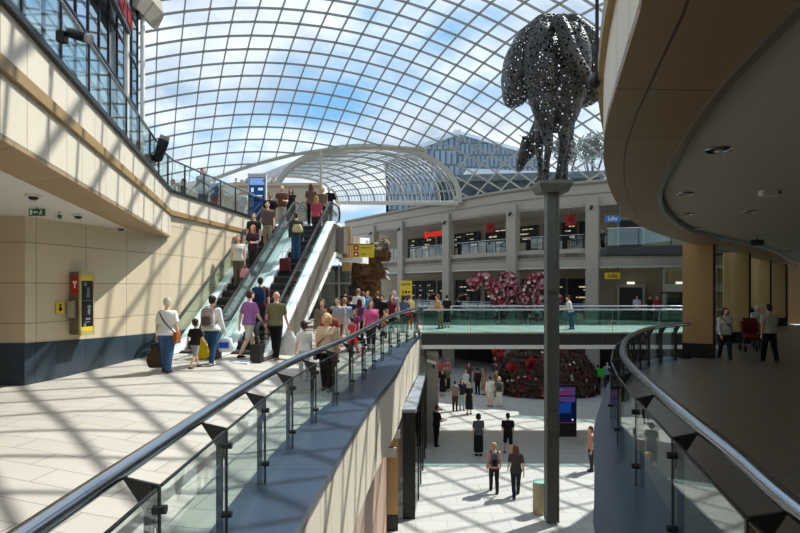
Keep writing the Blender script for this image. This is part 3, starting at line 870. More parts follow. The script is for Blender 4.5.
def escalator(label, lane, outer):
    o = ESC_O + en * (-LANES[lane])
    t = thing('escalator', label, 'escalator', o, ESC_A, 'escalators up to the gallery')
    for sd in (-1, 1):
        x = sd * HW
        pr = prof(.95)
        hp = [(x, p[0], p[1]) for p in pr]
        nose = [(x, -.65 - .36 * math.sin(q), .95 - .36 + .36 * math.cos(q)) for q in [PI * k / 8 for k in range(8, 0, -1)]]
        top = [(x, RUN + 1.5 + .33 * math.sin(q), RISE + .95 - .33 + .33 * math.cos(q)) for q in [PI * k / 8 for k in range(1, 9)]]
        g = MB(); g.sweep(nose + hp + top, .075, .036); g.build('handrail', mat('dark grey rubber', (52, 54, 56), .3), t, True)
        lo = prof(.18)
        gp = [(p[1], p[2] - .035) for p in nose[1:] + hp + top[:-1]]
        g = MB(); xprism(g, [(p[0], p[1]) for p in lo[::-1]][:] + gp, x - .012, x + .012); g.build('glass_balustrade', M['glass'], t)
        g = MB(); g.sweep([(x + sd * .02, p[0], p[1]) for p in prof(.12, -.85)], .26, .10); g.build('deck', M['esdeck'], t, True)
        g = MB(); g.sweep([(x - sd * .07, p[0], p[1]) for p in prof(.0, -.85)], .02, .26); g.build('skirt', M['esdeck'], t)
        # side cladding and lower stringer
        up = prof(.06, -.85)
        dn = [(-.85, -.42), (.9, -.42), (RUN + .2, RISE - 1.15), (RUN + 1.5, RISE - 1.15)]
        g = MB(); xprism(g, up + dn[::-1], x + sd * .11, x + sd * .14); g.build('side_cladding', M['esside'], t)
        g = MB(); g.sweep([(x + sd * .13, p[0], p[1]) for p in dn], .10, .16); g.build('stringer', M['white'], t)
        g = MB(); g.box((x, -.92, .10), (.26, .34, .62)); g.build('newel_base', M['black'], t)
    g = MB()
    dn = [(-.85, -.44), (.9, -.44), (RUN + .2, RISE - 1.17), (RUN + 1.5, RISE - 1.17)]
    g.sweep([(0, p[0], p[1]) for p in dn], 1.3, .05); g.build('truss_soffit', M['esside'], t)
    for k in range(19):
        y0 = k * .4; zt = (k + .5) * .4 * math.tan(R(30))
        g = MB(); g.box((0, y0 + .2, zt - .06), (.98, .41, .12)); so_ = g.build('step', M['step'], t)
        g = MB(); g.box((0, y0 - .008, zt - .14), (.98, .02, .20)); g.build('riser', M['riser'], so_)
    for y0, zz in ((-.75, 0.0), (RUN + .9, RISE)):
        g = MB(); g.box((0, y0, zz - .02), (.98, 1.3, .05)); g.build('comb_plate', M['esdeck'], t)
escalator('right escalator, carrying people up beside the olive shirted man', 'R', 1)
escalator('left escalator next to the cream wall, carrying people down', 'L', -1)

# ------------------------------------------------------------------ opposite building
def frange(a, b, n): return [a + (b - a) * k / (n - 1) for k in range(n)]
kz = len(FA)
g = MB(); g.ribbon(FA, 7.72, 9.25, .35, -1); struct(g.build('wall_far_parapet', M['facade']))
g = MB(); g.ribbon(offset(FA, .04), 8.55, 8.60, .1, -1); g.ribbon(offset(FA, .07), 9.22, 9.34, .5, -1); struct(g.build('trim_far_parapet', M['facadeline']))
g = MB(); g.ribbon(FA, 3.62, 4.9, .35, -1); struct(g.build('wall_far_slab', M['facade']))
g = MB(); g.ribbon(offset(FA, .04), 4.18, 4.23, .1, -1); struct(g.build('trim_far_slab', M['facadeline']))
fb = offset(FA, -7.5)
g = MB(); g.strip(FA, fb, 4.3, .3); struct(g.build('floor_far_upper', M['floordark']))
g = MB(); g.strip(FA, fb, 3.55, .1); struct(g.build('ceiling_far_lower', M['ceil']))
g = MB(); g.strip(FA, fb, 7.75, .12); struct(g.build('ceiling_far_upper', M['ceil']))
g = MB(); g.strip(FA, offset(FA, -14), 9.2, .3); struct(g.build('ceiling_far_roof', M['facade']))
g = MB(); g.strip(FA, fb, -.4, .4); struct(g.build('floor_far', M['floordark']))
g = MB(); g.ribbon(FA, -.9, 0.02, .3, -1); struct(g.build('wall_far_edge', M['facade']))
bk = offset(FA, -4.2)
g = MB(); g.ribbon(bk, -.0, 3.56, .25, -1); g.ribbon(bk, 4.6, 7.95, .25, -1); struct(g.build('wall_far_shops', M['lobby']))
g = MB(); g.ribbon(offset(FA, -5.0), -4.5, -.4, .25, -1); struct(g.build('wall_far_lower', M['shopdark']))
# square columns in front
COLS = [((13.0, 37.8), 'far building column right of the lifts sign'), ((8.3, 41.2), 'far building column just left of the horse pole'),
        ((4.0, 46.7), 'far building column beside the red lettered sign'), ((.2, 52.0), 'far building column right of the brown beast'), ((-2.6, 56.0), 'far building column left of the brown beast')]
for k, ((x, y), lb) in enumerate(COLS):
    i = min(range(len(FA)), key=lambda j: math.dist(FA[j], (x, y)))
    d = Vector((FA[i + 1][0] - FA[i - 1][0], FA[i + 1][1] - FA[i - 1][1], 0)); a = math.atan2(d.y, d.x)
    t = thing('column', 'pale grey ' + lb, 'column', (x, y, -4.5), a, 'pale grey columns of the far building')
    g = MB(); g.box((0, -.02, 6.4), (.82, .62, 12.8)); g.build('shaft', M['facade'], t)
    g = MB(); g.box((0, .34, 12.15), (.16, .2, .16)); g.capsule((0, .40, 12.1), .07, (0, .5, 12.0), .09, 8); g.build('spotlight', M['black'], t)
# bays: shop windows, signs, rails
def far_pt(s, depth):
    """station s (0..1 along the facade line), depth behind it"""
    P = offset(FA, -depth); f = s * (len(P) - 1); i = min(int(f), len(P) - 2); t = f - i
    p = Vector((P[i][0] + (P[i + 1][0] - P[i][0]) * t, P[i][1] + (P[i + 1][1] - P[i][1]) * t, 0))
    d = Vector((P[i + 1][0] - P[i][0], P[i + 1][1] - P[i][1], 0)).normalized()
    return p, d
def far_s(x, y):
    i = min(range(len(FA)), key=lambda j: math.dist(FA[j], (x, y))); return i / (len(FA) - 1)
stations = [far_s(*c[0]) for c in COLS]
wn = 5
lamp = emit('warm shop light', (225, 205, 165), .55)
for b in range(len(stations) - 1):
    s0, s1 = stations[b], stations[b + 1]
    for lv, (z0, z1) in enumerate(((0.0, 2.9), (4.6, 7.2))):
        for (a, c) in (((.06, .34), (.40, .62), (.68, .95)) if (b + lv) % 2 else ((.08, .52), (.58, .94))):
            p0, d0 = far_pt(s0 + (s1 - s0) * a, 4.1); p1, d1 = far_pt(s0 + (s1 - s0) * c, 4.1)
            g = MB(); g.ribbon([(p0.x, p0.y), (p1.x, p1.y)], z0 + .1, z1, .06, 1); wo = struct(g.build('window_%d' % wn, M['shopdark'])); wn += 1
            g = MB(); dd = (p1 - p0).normalized(); nn = Vector((-dd.y, dd.x, 0)); L_ = (p1 - p0).length
            for q in range(4):
                p = p0 + dd * (L_ * q / 3) + nn * .09; g.box((p.x, p.y, (z0 + z1) / 2), (.07, .08, z1 - z0), math.atan2(dd.y, dd.x))
            for zz in (z0 + 2.2,):
                a_, b_ = p0 + nn * .09, p1 + nn * .09; g.beam((a_.x, a_.y, zz), (b_.x, b_.y, zz), .06, .06)
            g.build('window_frame', M['darksteel'], wo)
            g = MB(); rng = random.Random(b * 7 + lv * 3 + int(a * 100))
            for q in range(3):
                u = rng.uniform(.3, .7); p = p0 + dd * (L_ * u) + nn * .075; w_ = L_ * rng.uniform(.25, .5)
                g.box((p.x, p.y, z0 + (2.35, 1.95, 1.5)[q] + rng.uniform(-.1, .1)), (w_, .02, rng.uniform(.05, .14)), math.atan2(dd.y, dd.x))
            g.build('lit_display', lamp, wo)
            g = MB(); u = rng.uniform(.25, .75); p = p0 + dd * (L_ * u) + nn * .07; g.box((p.x, p.y, z0 + .75), (L_ * .3, .02, 1.0), math.atan2(dd.y, dd.x)); g.build('display_board', M['wood'], wo)
        pts = [far_pt(s0 + (s1 - s0) * q, .1)[0] for q in frange(.10, .90, 9)]
        balustrade(['low', 'upper'][lv] + ' level glass balustrade in the far bay ' + ['between the horse pole and the lifts', 'behind the pink flower sculptures', 'below the red lettered sign', 'behind the brown beast'][b] if lv == 0 else
                   'upper gallery glass balustrade in the far bay ' + ['between the horse pole and the lifts', 'above the pink flower sculptures', 'below the red lettered sign', 'above the brown beast'][b],
                   [(p.x, p.y) for p in pts], (0.0, 4.75)[lv], 1.1, .95, .05, .03, 0, 0, 1.0, .08, 0, group='far building balustrades', bracket=False, clamps=False, pw=.05, pm=M['black'])
# recess with lifts to the right of the first column
LBX = [(14.4, 40.6), (21, 37.5)]
def on_lobby(t, off=0.0):
    a, b = Vector((*LBX[0], 0)), Vector((*LBX[1], 0)); d = (b - a).normalized(); n_ = Vector((d.y, -d.x, 0))
    return a + d * ((b - a).length * t) + n_ * off, d
for lv, z0 in ((0, 0.0), (1, 4.72)):
    for k, u in enumerate((.30, .72)):
        if lv == 1 and k == 1: continue
        p, d = on_lobby(u, -.25 if False else .45)
        t = thing('lift_entrance', ['left', 'right'][k] + ' lift doorway on the mid level under a small lamp' if lv == 0 else 'lift doorway on the upper level behind the glass rail', 'lift', (p.x, p.y, z0), math.atan2(d.y, d.x), 'lift doorways')
        g = MB(); g.box((0, 0, 1.1), (1.5, .12, 2.2)); g.build('door_opening', M['black'], t)
        for s_ in (-1, 1):
            g = MB(); g.box((s_ * .82, -.02, 1.15), (.14, .2, 2.3)); g.build('jamb', M['archsteel'], t)
        g = MB(); g.box((0, -.02, 2.36), (1.78, .2, .14)); g.build('lintel', M['archsteel'], t)
        g = MB(); g.box((0, -.12, 2.55), (.5, .12, .16)); g.build('lamp', M['white_em'], t)
g = MB(); g.ribbon(LBX, 0, 3.6, .25, 1); g.ribbon(LBX, 4.6, 7.95, .25, 1); struct(g.build('wall_lifts', M['lobby']))

def text_mesh(body, size, mat_, parent, loc, rot, name='lettering', ext=.01):
    cu = bpy.data.curves.new('t', 'FONT'); cu.body = body; cu.size = size; cu.extrude = ext; cu.align_x = 'CENTER'; cu.align_y = 'CENTER'
    to = bpy.data.objects.new('t', cu); C.objects.link(to); bpy.context.view_layer.update()
    me = bpy.data.meshes.new_from_object(to.evaluated_get(bpy.context.evaluated_depsgraph_get()))
    bpy.data.objects.remove(to); bpy.data.curves.remove(cu)
    me.materials.clear(); me.materials.append(mat_)
    o = bpy.data.objects.new(name, me); C.objects.link(o); o.parent = parent; o.location = loc; o.rotation_euler = rot
    return o
ink = mat('dark lettering', (30, 30, 34), .6); wink = mat('white lettering', (235, 235, 230), .6)
for zz, mm, lb, ik in ((6.72, 'blue', 'blue lifts sign on the upper level wall', wink), (3.0, 'yellow', 'yellow lifts sign on the mid level wall', ink)):
    Ys = 36.6; x = at(612.5, Ys)
    t = thing('lifts_sign', lb, 'sign', (x, Ys, zz), 0, 'lifts signs')
    g = MB(); g.box((0, 0, 0), (1.0, .10, .44)); g.build('sign_board', M[mm], t)
    text_mesh('Lifts', .36, ik, t, (0, -.055, 0), (R(90), 0, 0))
    g = MB(); g.beam((-.35, .02, .2), (-.35, .02, .85 if zz > 4 else .6), .03, .03); g.beam((.35, .02, .2), (.35, .02, .85 if zz > 4 else .6), .03, .03); g.build('hanger', M['darksteel'], t)
# red square shop signs and the red script sign
for (px, py, Y, s_, lb) in ((490, 228, 44.2, .62, 'red square hanging sign with dark emblem, left of the horse pole'), (570.5, 220, 39.6, .7, 'red square hanging sign with dark emblem, right of the horse pole')):
    t = thing('hanging_sign', lb, 'sign', (at(px, Y), Y, zat(py, Y)), 0, 'red square signs')
    g = MB(); g.box((0, 0, 0), (s_ * 1.05, .08, s_ * 1.15)); g.build('sign_board', M['red'], t)
    st = []
    g = MB()
    for (a, b) in (((-.18, .12), (.02, -.18)), ((.02, -.18), (.18, .16)), ((-.08, .18), (.08, .02)), ((.0, .2), (.12, .08))):
        g.beam((a[0] * s_ * 1.4, -.05, a[1] * s_ * 1.4), (b[0] * s_ * 1.4, -.05, b[1] * s_ * 1.4), .02, .09, up=(0, 1, 0))
    g.build('emblem', ink, t)
    g = MB(); g.beam((0, 0, s_ * .55), (0, 0, s_ * .55 + .5), .03, .03); g.build('hanger', M['darksteel'], t)
t = thing('shop_sign', 'red neon style script sign in the far upper gallery', 'sign', (at(434, 48.6), 48.6, zat(234, 48.6)), -R(47) + 0, None)
t.rotation_euler = (0, 0, math.atan2(-(52 - 46.7), (4 - .2)))
g = MB(); rn = random.Random(3); x = -1.2
for k in range(7):
    w_ = .22 if k else .34; h_ = .46 if k else .62
    pts = [(x, 0, -h_ / 2), (x + .02, 0, h_ / 2), (x + w_ * .8, 0, h_ * .28), (x + w_ * .2, 0, 0), (x + w_, 0, -h_ / 2)]
    if k % 3 == 1: pts = [(x, 0, -h_ / 3), (x + w_ / 2, 0, h_ / 3), (x + w_, 0, -h_ / 3), (x + w_ * .2, 0, 0)]
    if k % 3 == 2: pts = [(x + w_, 0, h_ / 2.5), (x, 0, h_ / 5), (x + w_, 0, -h_ / 6), (x, 0, -h_ / 2.4)]
    g.tube(pts, .065, 6); x += w_ + .13
g.build('lettering', emit('red neon', (215, 44, 34), .8), t)
g = MB(); g.beam((-1.05, .08, .33), (.95, .08, .33), .05, .05); g.beam((-1.05, .08, -.33), (.95, .08, -.33), .05, .05)
g.build('support', M['darksteel'], t)

# upper bridge at the right
ub = thing('upper_footbridge', 'dark upper footbridge with glass rail beyond the tan column', 'bridge', (15.4, 33.2, 4.7))
g = MB(); g.prism([(-3.0, .3), (5.5, -2.0), (5.5, 1.2), (-2.6, 2.6)], -.5, 0); g.build('deck', mat('dark blue grey beam', (40, 44, 50), .5), ub)
g = MB(); g.beam((-3.0, .35, .55), (5.5, -1.95, .55), .02, .95); g.build('glass_panel', M['bglass'], ub)
g = MB(); g.tube([(-3.0, .35, 1.08), (5.5, -1.95, 1.08)], .03, 8); g.build('handrail', M['steel'], ub)
for k in range(6):
    u = k / 5; g = MB(); g.box((-3 + 8.5 * u, .35 - 2.3 * u, .5), (.05, .05, 1.1)); g.build('post', M['black'], ub)
# bright window at the end of the far building
g = MB(); g.ribbon([(17.3, 36.7), (22.6, 34.6)], 0.2, 3.5, .04, 1); wo = struct(g.build('window_%d' % wn, M['glass'])); wn += 1
g = MB()
for k in range(4):
    u = k / 3; g.box((17.3 + 5.3 * u, 36.7 - 2.1 * u, 1.85), (.12, .12, 3.4))
g.beam((17.3, 36.7, 2.2), (22.6, 34.6, 2.2), .1, .5)
g.build('window_frame', M['archsteel'], wo)
# black scroll ironwork screen in front of that window
t = thing('scroll_screen', 'black scrollwork metal screen beside the lifts', 'screen', (18.3, 36.0, 0))
for k in range(5):
    x0 = -.8 + k * .75; g = MB()
    g.tube([(x0 + .34 * (1 - q / 16) * math.cos(q * .62), -x0 * .35, .8 + .5 * (k % 2) + .34 * (1 - q / 16) * math.sin(q * .62)) for q in range(14)], .045, 6); g.build('scroll', M['black'], t)
g = MB(); g.tube([(-1.3, .45, .05), (-1.3, .45, 1.9), (2.9, -1.0, 1.9), (2.9, -1.0, .05)], .05, 6); g.build('frame', M['black'], t)

# ------------------------------------------------------------------ glass dome and barrel vault
DP = [-5.4922, 38.0587, 14.0595, 9.5428, 3.5764, -0.1123, -3.974, 8.7029, -3.5182, -1.7212, -1.3668, 0.0725, 0.0168, 0.101]
def dome(i, j):
    I, J = (i - 8) / 8, (j - 5) / 8
    return Vector((DP[0] + I * DP[3] + J * DP[6], DP[1] + I * DP[4] + J * DP[7],
                   EYE + DP[2] + I * DP[5] + J * DP[8] + I * I * DP[9] + J * J * DP[10] + I ** 3 * DP[11] + J ** 3 * DP[12] + I * J * DP[13]))
def keep(p):
    if p.z < 7.6 or p.y < 1.5: return False
    if p.x > 4.7 and p.z < 9.95: return False
    if p.y < 16 and p.z < 9.6: return False
    if p.x <= 4.7 and p.y > 44.75 + .06 * max(0, -p.x - 8) * 0 : return False
    return True
I0, I1, J0, J1 = -16, 32, -32, 16
bars = MB(); pan = MB(); nodes = MB()
K = {(i, j): keep(dome(i, j)) for i in range(I0, I1 + 1) for j in range(J0, J1 + 1)}
def cut(a, b):
    lo, hi = 0.0, 1.0
    for _ in range(14):
        m = (lo + hi) / 2; ok = keep(dome(a[0] + (b[0] - a[0]) * m, a[1] + (b[1] - a[1]) * m))
        lo, hi = (m, hi) if ok else (lo, m)
    return dome(a[0] + (b[0] - a[0]) * lo, a[1] + (b[1] - a[1]) * lo)
rim = []
for i in range(I0, I1 + 1):
    for j in range(J0, J1 + 1):
        for (di, dj) in ((1, 0), (0, 1)):
            a, b = (i, j), (i + di, j + dj)
            if b not in K: continue
            if not K[a] and not K[b]: continue
            pa = dome(*a) if K[a] else cut(b, a); pb = dome(*b) if K[b] else cut(a, b)
            up = Vector((.08, -.1, 1))
            if (pb - pa).length > .03: bars.beam(pa, pb, .072, .12, up)
            if not (K[a] and K[b]): rim.append(pb if K[a] else pa)
        q = [(i, j), (i + 1, j), (i + 1, j + 1), (i, j + 1)]
        if all(k in K and K[k] for k in q):
            pan.add([dome(*k) + Vector((0, 0, .10)) for k in q], [(0, 1, 2, 3)])
        elif sum(1 for k in q if k in K and K[k]) >= 1 and all(k in K for k in q):
            poly = []
            for e in range(4):
                a, b = q[e], q[(e + 1) % 4]
                if K[a]: poly.append(dome(*a) + Vector((0, 0, .10)))
                if K[a] != K[b]: poly.append((cut(a, b) if K[a] else cut(b, a)) + Vector((0, 0, .10)))
            if len(poly) >= 3: pan.add(poly, [tuple(range(len(poly)))])
        if K[(i, j)]: 
            p = dome(i, j); nodes.tube([p + Vector((0, 0, -.08)), p + Vector((0, 0, .07))], .07, 6)
dm = bars.build('ceiling_dome', M['roofsteel']); struct(dm)
pan.build('glazing', M['dglass'], dm)
nodes.build('node_bolts', M['roofsteel'], dm)
# rim of the dome
c0 = Vector((2, 24, 0))
ra = sorted([p for p in rim if p.x <= 3.6 and p.y > 44], key=lambda p: p.x)
rb = sorted([p for p in rim if p.x > 4.8 and p.z < 10.15], key=lambda p: -math.atan2(p.y - c0.y, p.x - c0.x))
rc = sorted([p for p in rim if p.x <= 4.6 and p.y <= 44 and p.x < -8], key=lambda p: p.y)
def thin(q, d=.5):
    o = [q[0]]
    for p in q[1:]:
        if (p - o[-1]).length > d: o.append(p)
    return o
for q in (ra, rb, rc):
    if len(q) > 2: g = MB(); g.tube(thin(q), .15, 8); g.build('rim_beam', M['archsteel'], dm, True)
# barrel vault behind the arch
def arch(u, t):
    """u -1..1 across, t 0..1 along the vault"""
    w = 7.45 - 1.2 * t; base = 9.0 + 2.6 * t; rise = 4.55 - 1.6 * t
    q = u * PI / 2; x = -2.65 - 10.5 * t + w * math.copysign(abs(math.sin(q)) ** .86, q); z = base + rise * math.cos(q) ** .9
    return Vector((x, 45.0 + 17 * t, z))
us = [-1 + 2 * k / 32 for k in range(33)]
vt = MB(); vt.sweep([arch(u, 0) for u in us], .55, .34); va = struct(vt.build('ceiling_vault', M['archsteel'], None, True))
g = MB(); g.tube([arch(u, .03) + Vector((0, 0, -.35)) for u in us], .07, 8); g.build('arch_pipe', M['archsteel'], va, True)
g = MB()
for k in range(1, 9): g.tube([arch(u, k / 8) for u in us], .11, 6)
g.build('rib_frame', M['roofsteel'], va, True)
g = MB()
for k in range(0, 17):
    u = -1 + 2 * k / 16; g.tube([arch(u, t) for t in (0, .25, .5, .75, 1)], .06, 6)
for k in range(0, 33):
    t = k / 32; g.tube([arch(u, t) + Vector((0, 0, .05)) for u in us], .035, 4)
g.build('purlin_frame', M['roofsteel'], va, True)
for u in (-1, 1):
    g = MB(); g.tube([arch(u, t) for t in (0, .25, .5, .75, 1)], .2, 8); g.build('springing_beam', M['archsteel'], va, True)
g = MB(); g.tube([arch(u, 1) for u in us], .16, 8); g.build('end_arch', M['archsteel'], va, True)
pn = MB(); nt_ = 8
vs = [arch(u, t / nt_) + Vector((0, 0, .12)) for t in range(nt_ + 1) for u in us]
pn.add(vs, [(t * 33 + k, t * 33 + k + 1, (t + 1) * 33 + k + 1, (t + 1) * 33 + k) for t in range(nt_) for k in range(32)])
pn.build('glazing', M['dglass'], va, True)
g = MB(); p = Vector((at(321, 40), 40, 0)); g.tube([(p.x, p.y, 4.6), (p.x, p.y, 12.0)], .09, 8); tag(g.build('roof_post', M['archsteel'], None, True), 'thin steel post rising behind the escalators to the arch', 'post')
# ------------------------------------------------------------------ horse on its pole
PX, PY = 4.36, 16.1
pt = thing('sculpture_pole', 'tall square olive grey steel pole carrying the horse sculpture', 'pole', (PX, PY, -4.5))
g = MB()
g.box((-.15, 0, 4.75), (.05, .34, 9.4)); g.box((.15, 0, 4.75), (.05, .34, 9.4)); g.box((0, 0, 4.75), (.30, .24, 9.4)); g.build('shaft', M['polesteel'], pt)
g = MB(); g.loft([[Vector((sx * w, sy * d, z)) for sx, sy in ((-1, -1), (1, -1), (1, 1), (-1, 1))] for (z, w, d) in ((9.46, .38, .36), (9.66, .47, .52), (9.76, .47, .52))]); g.build('top_plate', M['polesteel'], pt)
g = MB()
for zz in (2.9, 6.95):
    g = MB(); g.box((0, -.175, zz), (.36, .02, .62)); so_ = g.build('splice_plate', M['polesteel'], pt)
    g = MB()
    for e in (-.12, -.04, .04, .12):
        for q in (-.13, .13, .0): g.tube([(q, -.18, zz + e * 2), (q, -.20, zz + e * 2)], .016, 6)
    g.build('bolt_rivets', M['darksteel'], so_)

hm, ht, ho = nt('pierced grey metal')
N_, L_ = ht.nodes, ht.links
b_ = N_.new('ShaderNodeBsdfPrincipled'); b_.inputs['Base Color'].default_value = lin((96, 94, 90)); b_.inputs['Metallic'].default_value = .35; b_.inputs['Roughness'].default_value = .5
tcn = N_.new('ShaderNodeTexCoord'); vo = N_.new('ShaderNodeTexVoronoi'); vo.feature = 'DISTANCE_TO_EDGE'; vo.inputs['Scale'].default_value = 8.5
L_.new(tcn.outputs['Object'], vo.inputs['Vector'])
vc = N_.new('ShaderNodeTexVoronoi'); vc.inputs['Scale'].default_value = 8.5; L_.new(tcn.outputs['Object'], vc.inputs['Vector'])
gt = N_.new('ShaderNodeMath'); gt.operation = 'GREATER_THAN'; gt.inputs[1].default_value = .215; L_.new(vo.outputs['Distance'], gt.inputs[0])
bp_ = N_.new('ShaderNodeBump'); bp_.inputs['Strength'].default_value = .8; bp_.inputs['Distance'].default_value = .05; L_.new(vo.outputs['Distance'], bp_.inputs['Height']); L_.new(bp_.outputs[0], b_.inputs['Normal'])
tr_ = N_.new('ShaderNodeBsdfTransparent'); mx_ = N_.new('ShaderNodeMixShader')
L_.new(gt.outputs[0], mx_.inputs[0]); L_.new(b_.outputs[0], mx_.inputs[1]); L_.new(tr_.outputs[0], mx_.inputs[2]); L_.new(mx_.outputs[0], ho.inputs[0])
vm = N_.new('ShaderNodeMapRange'); vm.inputs['To Min'].default_value = .45; vm.inputs['To Max'].default_value = 1.5
sp = N_.new('ShaderNodeSeparateColor'); L_.new(vc.outputs['Color'], sp.inputs[0]); L_.new(sp.outputs[0], vm.inputs['Value'])
sc_ = N_.new('ShaderNodeVectorMath'); sc_.operation = 'SCALE'; sc_.inputs[0].default_value = lin((66, 64, 60))[:3]; L_.new(vm.outputs[0], sc_.inputs['Scale']); L_.new(sc_.outputs[0], b_.inputs['Base Color'])

def remesh(mb, name, m, parent, vox, it=6):
    me = mb.mesh(name); o = bpy.data.objects.new(name, me); C.objects.link(o)
    r = o.modifiers.new('r', 'REMESH'); r.mode = 'VOXEL'; r.voxel_size = vox; r.use_smooth_shade = True
    s_ = o.modifiers.new('s', 'SMOOTH'); s_.iterations = it; s_.factor = .5
    bpy.context.view_layer.update()
    me2 = bpy.data.meshes.new_from_object(o.evaluated_get(bpy.context.evaluated_depsgraph_get()))
    bpy.data.objects.remove(o); bpy.data.meshes.remove(me)
    me2.shade_smooth(); me2.materials.clear(); me2.materials.append(m); me2.name = name
    n = bpy.data.objects.new(name, me2); C.objects.link(n)
    if parent is not None: n.parent = parent
    return n
hs = thing('horse_sculpture', 'large pierced grey metal packhorse sculpture standing on the tall pole', 'sculpture', (PX + .06, PY, 5.26))
def hp(px, py, y=0.0):
    Yh = PY + y; return Vector((at(px, Yh) - PX - .06, y, zat(py, Yh) - 5.26))
h = MB()
RXm = Matrix.Identity(3)
h.ell(hp(543, 64, -.1), (.56, .72, 1.20)); h.ell(hp(571, 64, -.1), (.56, .72, 1.20))           # haunches
h.ell(hp(557, 82, .6), (.90, 1.1, 1.36)); h.ell(hp(556, 70, 1.4), (.80, .85, 1.10))              # barrel, shoulder
h.ell(hp(557, 104, .5), (.72, .9, .85))
for (kx, pts) in ((-1, ((540, 75, -.15, .47), (543, 105, -.2, .33), (546, 128, -.1, .20), (549, 145, -.32, .135), (547, 160, -.25, .10), (546, 175, -.22, .105), (545, 182, -.14, .13))),
                  (1, ((572, 75, -.15, .47), (569, 105, -.05, .33), (564, 128, .1, .21), (564, 145, -.12, .14), (561, 160, -.02, .105), (559, 175, .0, .11), (558, 182, .08, .14)))):
    for a, b in zip(pts, pts[1:]): h.capsule(hp(a[0], a[1], a[2]), a[3], hp(b[0], b[1], b[2]), b[3], 14)
for pts in (((545, 110, 1.3, .33), (541, 132, .95, .19), (539, 150, .7, .13), (540, 165, .5, .09), (541, 176, .42, .10), (540, 181, .46, .13)),
            ((566, 110, 1.3, .33), (568, 132, .95, .19), (568, 150, .7, .13), (566, 165, .5, .09), (565, 176, .42, .10), (564, 181, .46, .13))):
    for a, b in zip(pts, pts[1:]): h.capsule(hp(a[0], a[1], a[2]), a[3], hp(b[0], b[1], b[2]), b[3], 14)
# lowered neck and head, turned to the left
nk_ = ((552, 95, 1.5, .5), (545, 122, 2.0, .36), (533, 142, 2.3, .25))
for a, b in zip(nk_, nk_[1:]): h.capsule(hp(a[0], a[1], a[2]), a[3], hp(b[0], b[1], b[2]), b[3], 14)
hd = ((528.5, 144, 2.3, .27), (524.5, 155, 2.3, .21), (520.5, 165, 2.3, .155), (519.5, 168.5, 2.3, .135))
for a, b in zip(hd, hd[1:]): h.capsule(hp(a[0], a[1], a[2]), a[3], hp(b[0], b[1], b[2]), b[3], 14)
h.capsule(hp(532, 150, 2.3), .2, hp(526, 158, 2.3), .14, 12)
h.capsule(hp(528, 139, 2.25), .08, hp(519, 135, 2.1), .035, 8); h.capsule(hp(532, 137, 2.4), .08, hp(526, 131, 2.5), .035, 8)
bo = remesh(h, 'body', hm, hs, .055, 5)
# tail
g = MB(); tl = [hp(554, 28, -.50), hp(558, 20, -.75), hp(564, 32, -.92), hp(569, 48, -.95), hp(578, 66, -.95), hp(588, 80, -.9), hp(598, 94, -.8)]
tp = catmull(tl, 5); g.tube(tp, [.13 + .10 * math.sin(PI * k / (len(tp) - 1)) for k in range(len(tp))], 12)
remesh(g, 'tail', hm, hs, .05, 3)
# two packs draped over the back and joined by a band
for sd in (-1, 1):
    g = MB(); rr = []
    for (x, z, w, hh) in ((.05, 27, 0.22, .7), (.40, 30, .32, .8), (.80, 41, .40, .85), (1.04, 56, .42, .9), (1.13, 75, .41, .9), (1.10, 94, .39, .85), (1.09, 101, .30, .7)):
        c = hp(553, z, .95); c.x += sd * x
        q = math.atan2(((x - .1)), 1.0)
        nrm = Vector((sd * min(1, x / .95), 0, max(.0, 1 - x / .95))).normalized()
        rr.append([c + nrm * (w * math.copysign(abs(math.cos(t)) ** .8, math.cos(t))) + Vector((0, hh * math.copysign(abs(math.sin(t)) ** .7, math.sin(t)), 0)) for t in [2 * PI * k / 16 for k in range(16)]])
    g.loft(rr); remesh(g, 'pack', hm, hs, .055, 6)

# ------------------------------------------------------------------ flower sculptures
def scatter(mb, fn, n, size, seed, flat=.35, petals=5):
    rng = random.Random(seed)
    for _ in range(n):
        c, nr = fn(rng); nr = Vector(nr).normalized()
        s_ = size * rng.uniform(.6, 1.3)
        a = nr.cross(Vector((rng.uniform(-1, 1), rng.uniform(-1, 1), rng.uniform(-1, 1)))); 
        if a.length < .05: a = Vector((1, 0, 0))
        a.normalize(); b = nr.cross(a)
        vs = [c - nr * s_ * .25]; k = petals * 2
        for j in range(k):
            q = 2 * PI * j / k; r_ = s_ * (1 if j % 2 == 0 else .62)
            vs.append(c + a * (r_ * math.cos(q)) + b * (r_ * math.sin(q)) + nr * (s_ * flat * (1 if j % 2 == 0 else .3)))
        mb.add(vs, [(0, 1 + j, 1 + (j + 1) % k) for j in range(k)])
twig = mat('dry twigs', (66, 54, 42), .9, var=.5, scale=8); pinkm = mat('pink blossom', (205, 130, 140), .7, var=.3, scale=8); whitem = mat('cream blossom', (226, 214, 200), .7, var=.2)
redm = mat('red rose', (170, 26, 40), .6, var=.25); darkleaf = mat('dark dry leaves', (74, 46, 40), .8, var=.5, scale=5); greenl = mat('green leaves', (60, 78, 44), .7, var=.4, scale=5); plum = mat('plum blossom', (120, 46, 60), .7, var=.3)
FX, FY = at(546, 35.9), 35.9
fd = thing('flower_dome', 'huge dark twig dome dotted with red roses standing on the lower floor under the bridge', 'floral sculpture', (FX, FY, -4.5))
def dome_pt(rng):
    q = rng.uniform(0, 2 * PI); e = math.asin(rng.uniform(.0, 1)); r_ = rng.uniform(.97, 1.05)
    return Vector((3.2 * r_ * math.cos(e) * math.cos(q), 2.2 * r_ * math.cos(e) * math.sin(q), 3.2 * r_ * math.sin(e) ** .9)), Vector((math.cos(e) * math.cos(q) * 1.0, math.cos(e) * math.sin(q), math.sin(e)))
g = MB(); g.ell((0, 0, .0), (3.1, 2.1, 3.1), None, 40, 20)
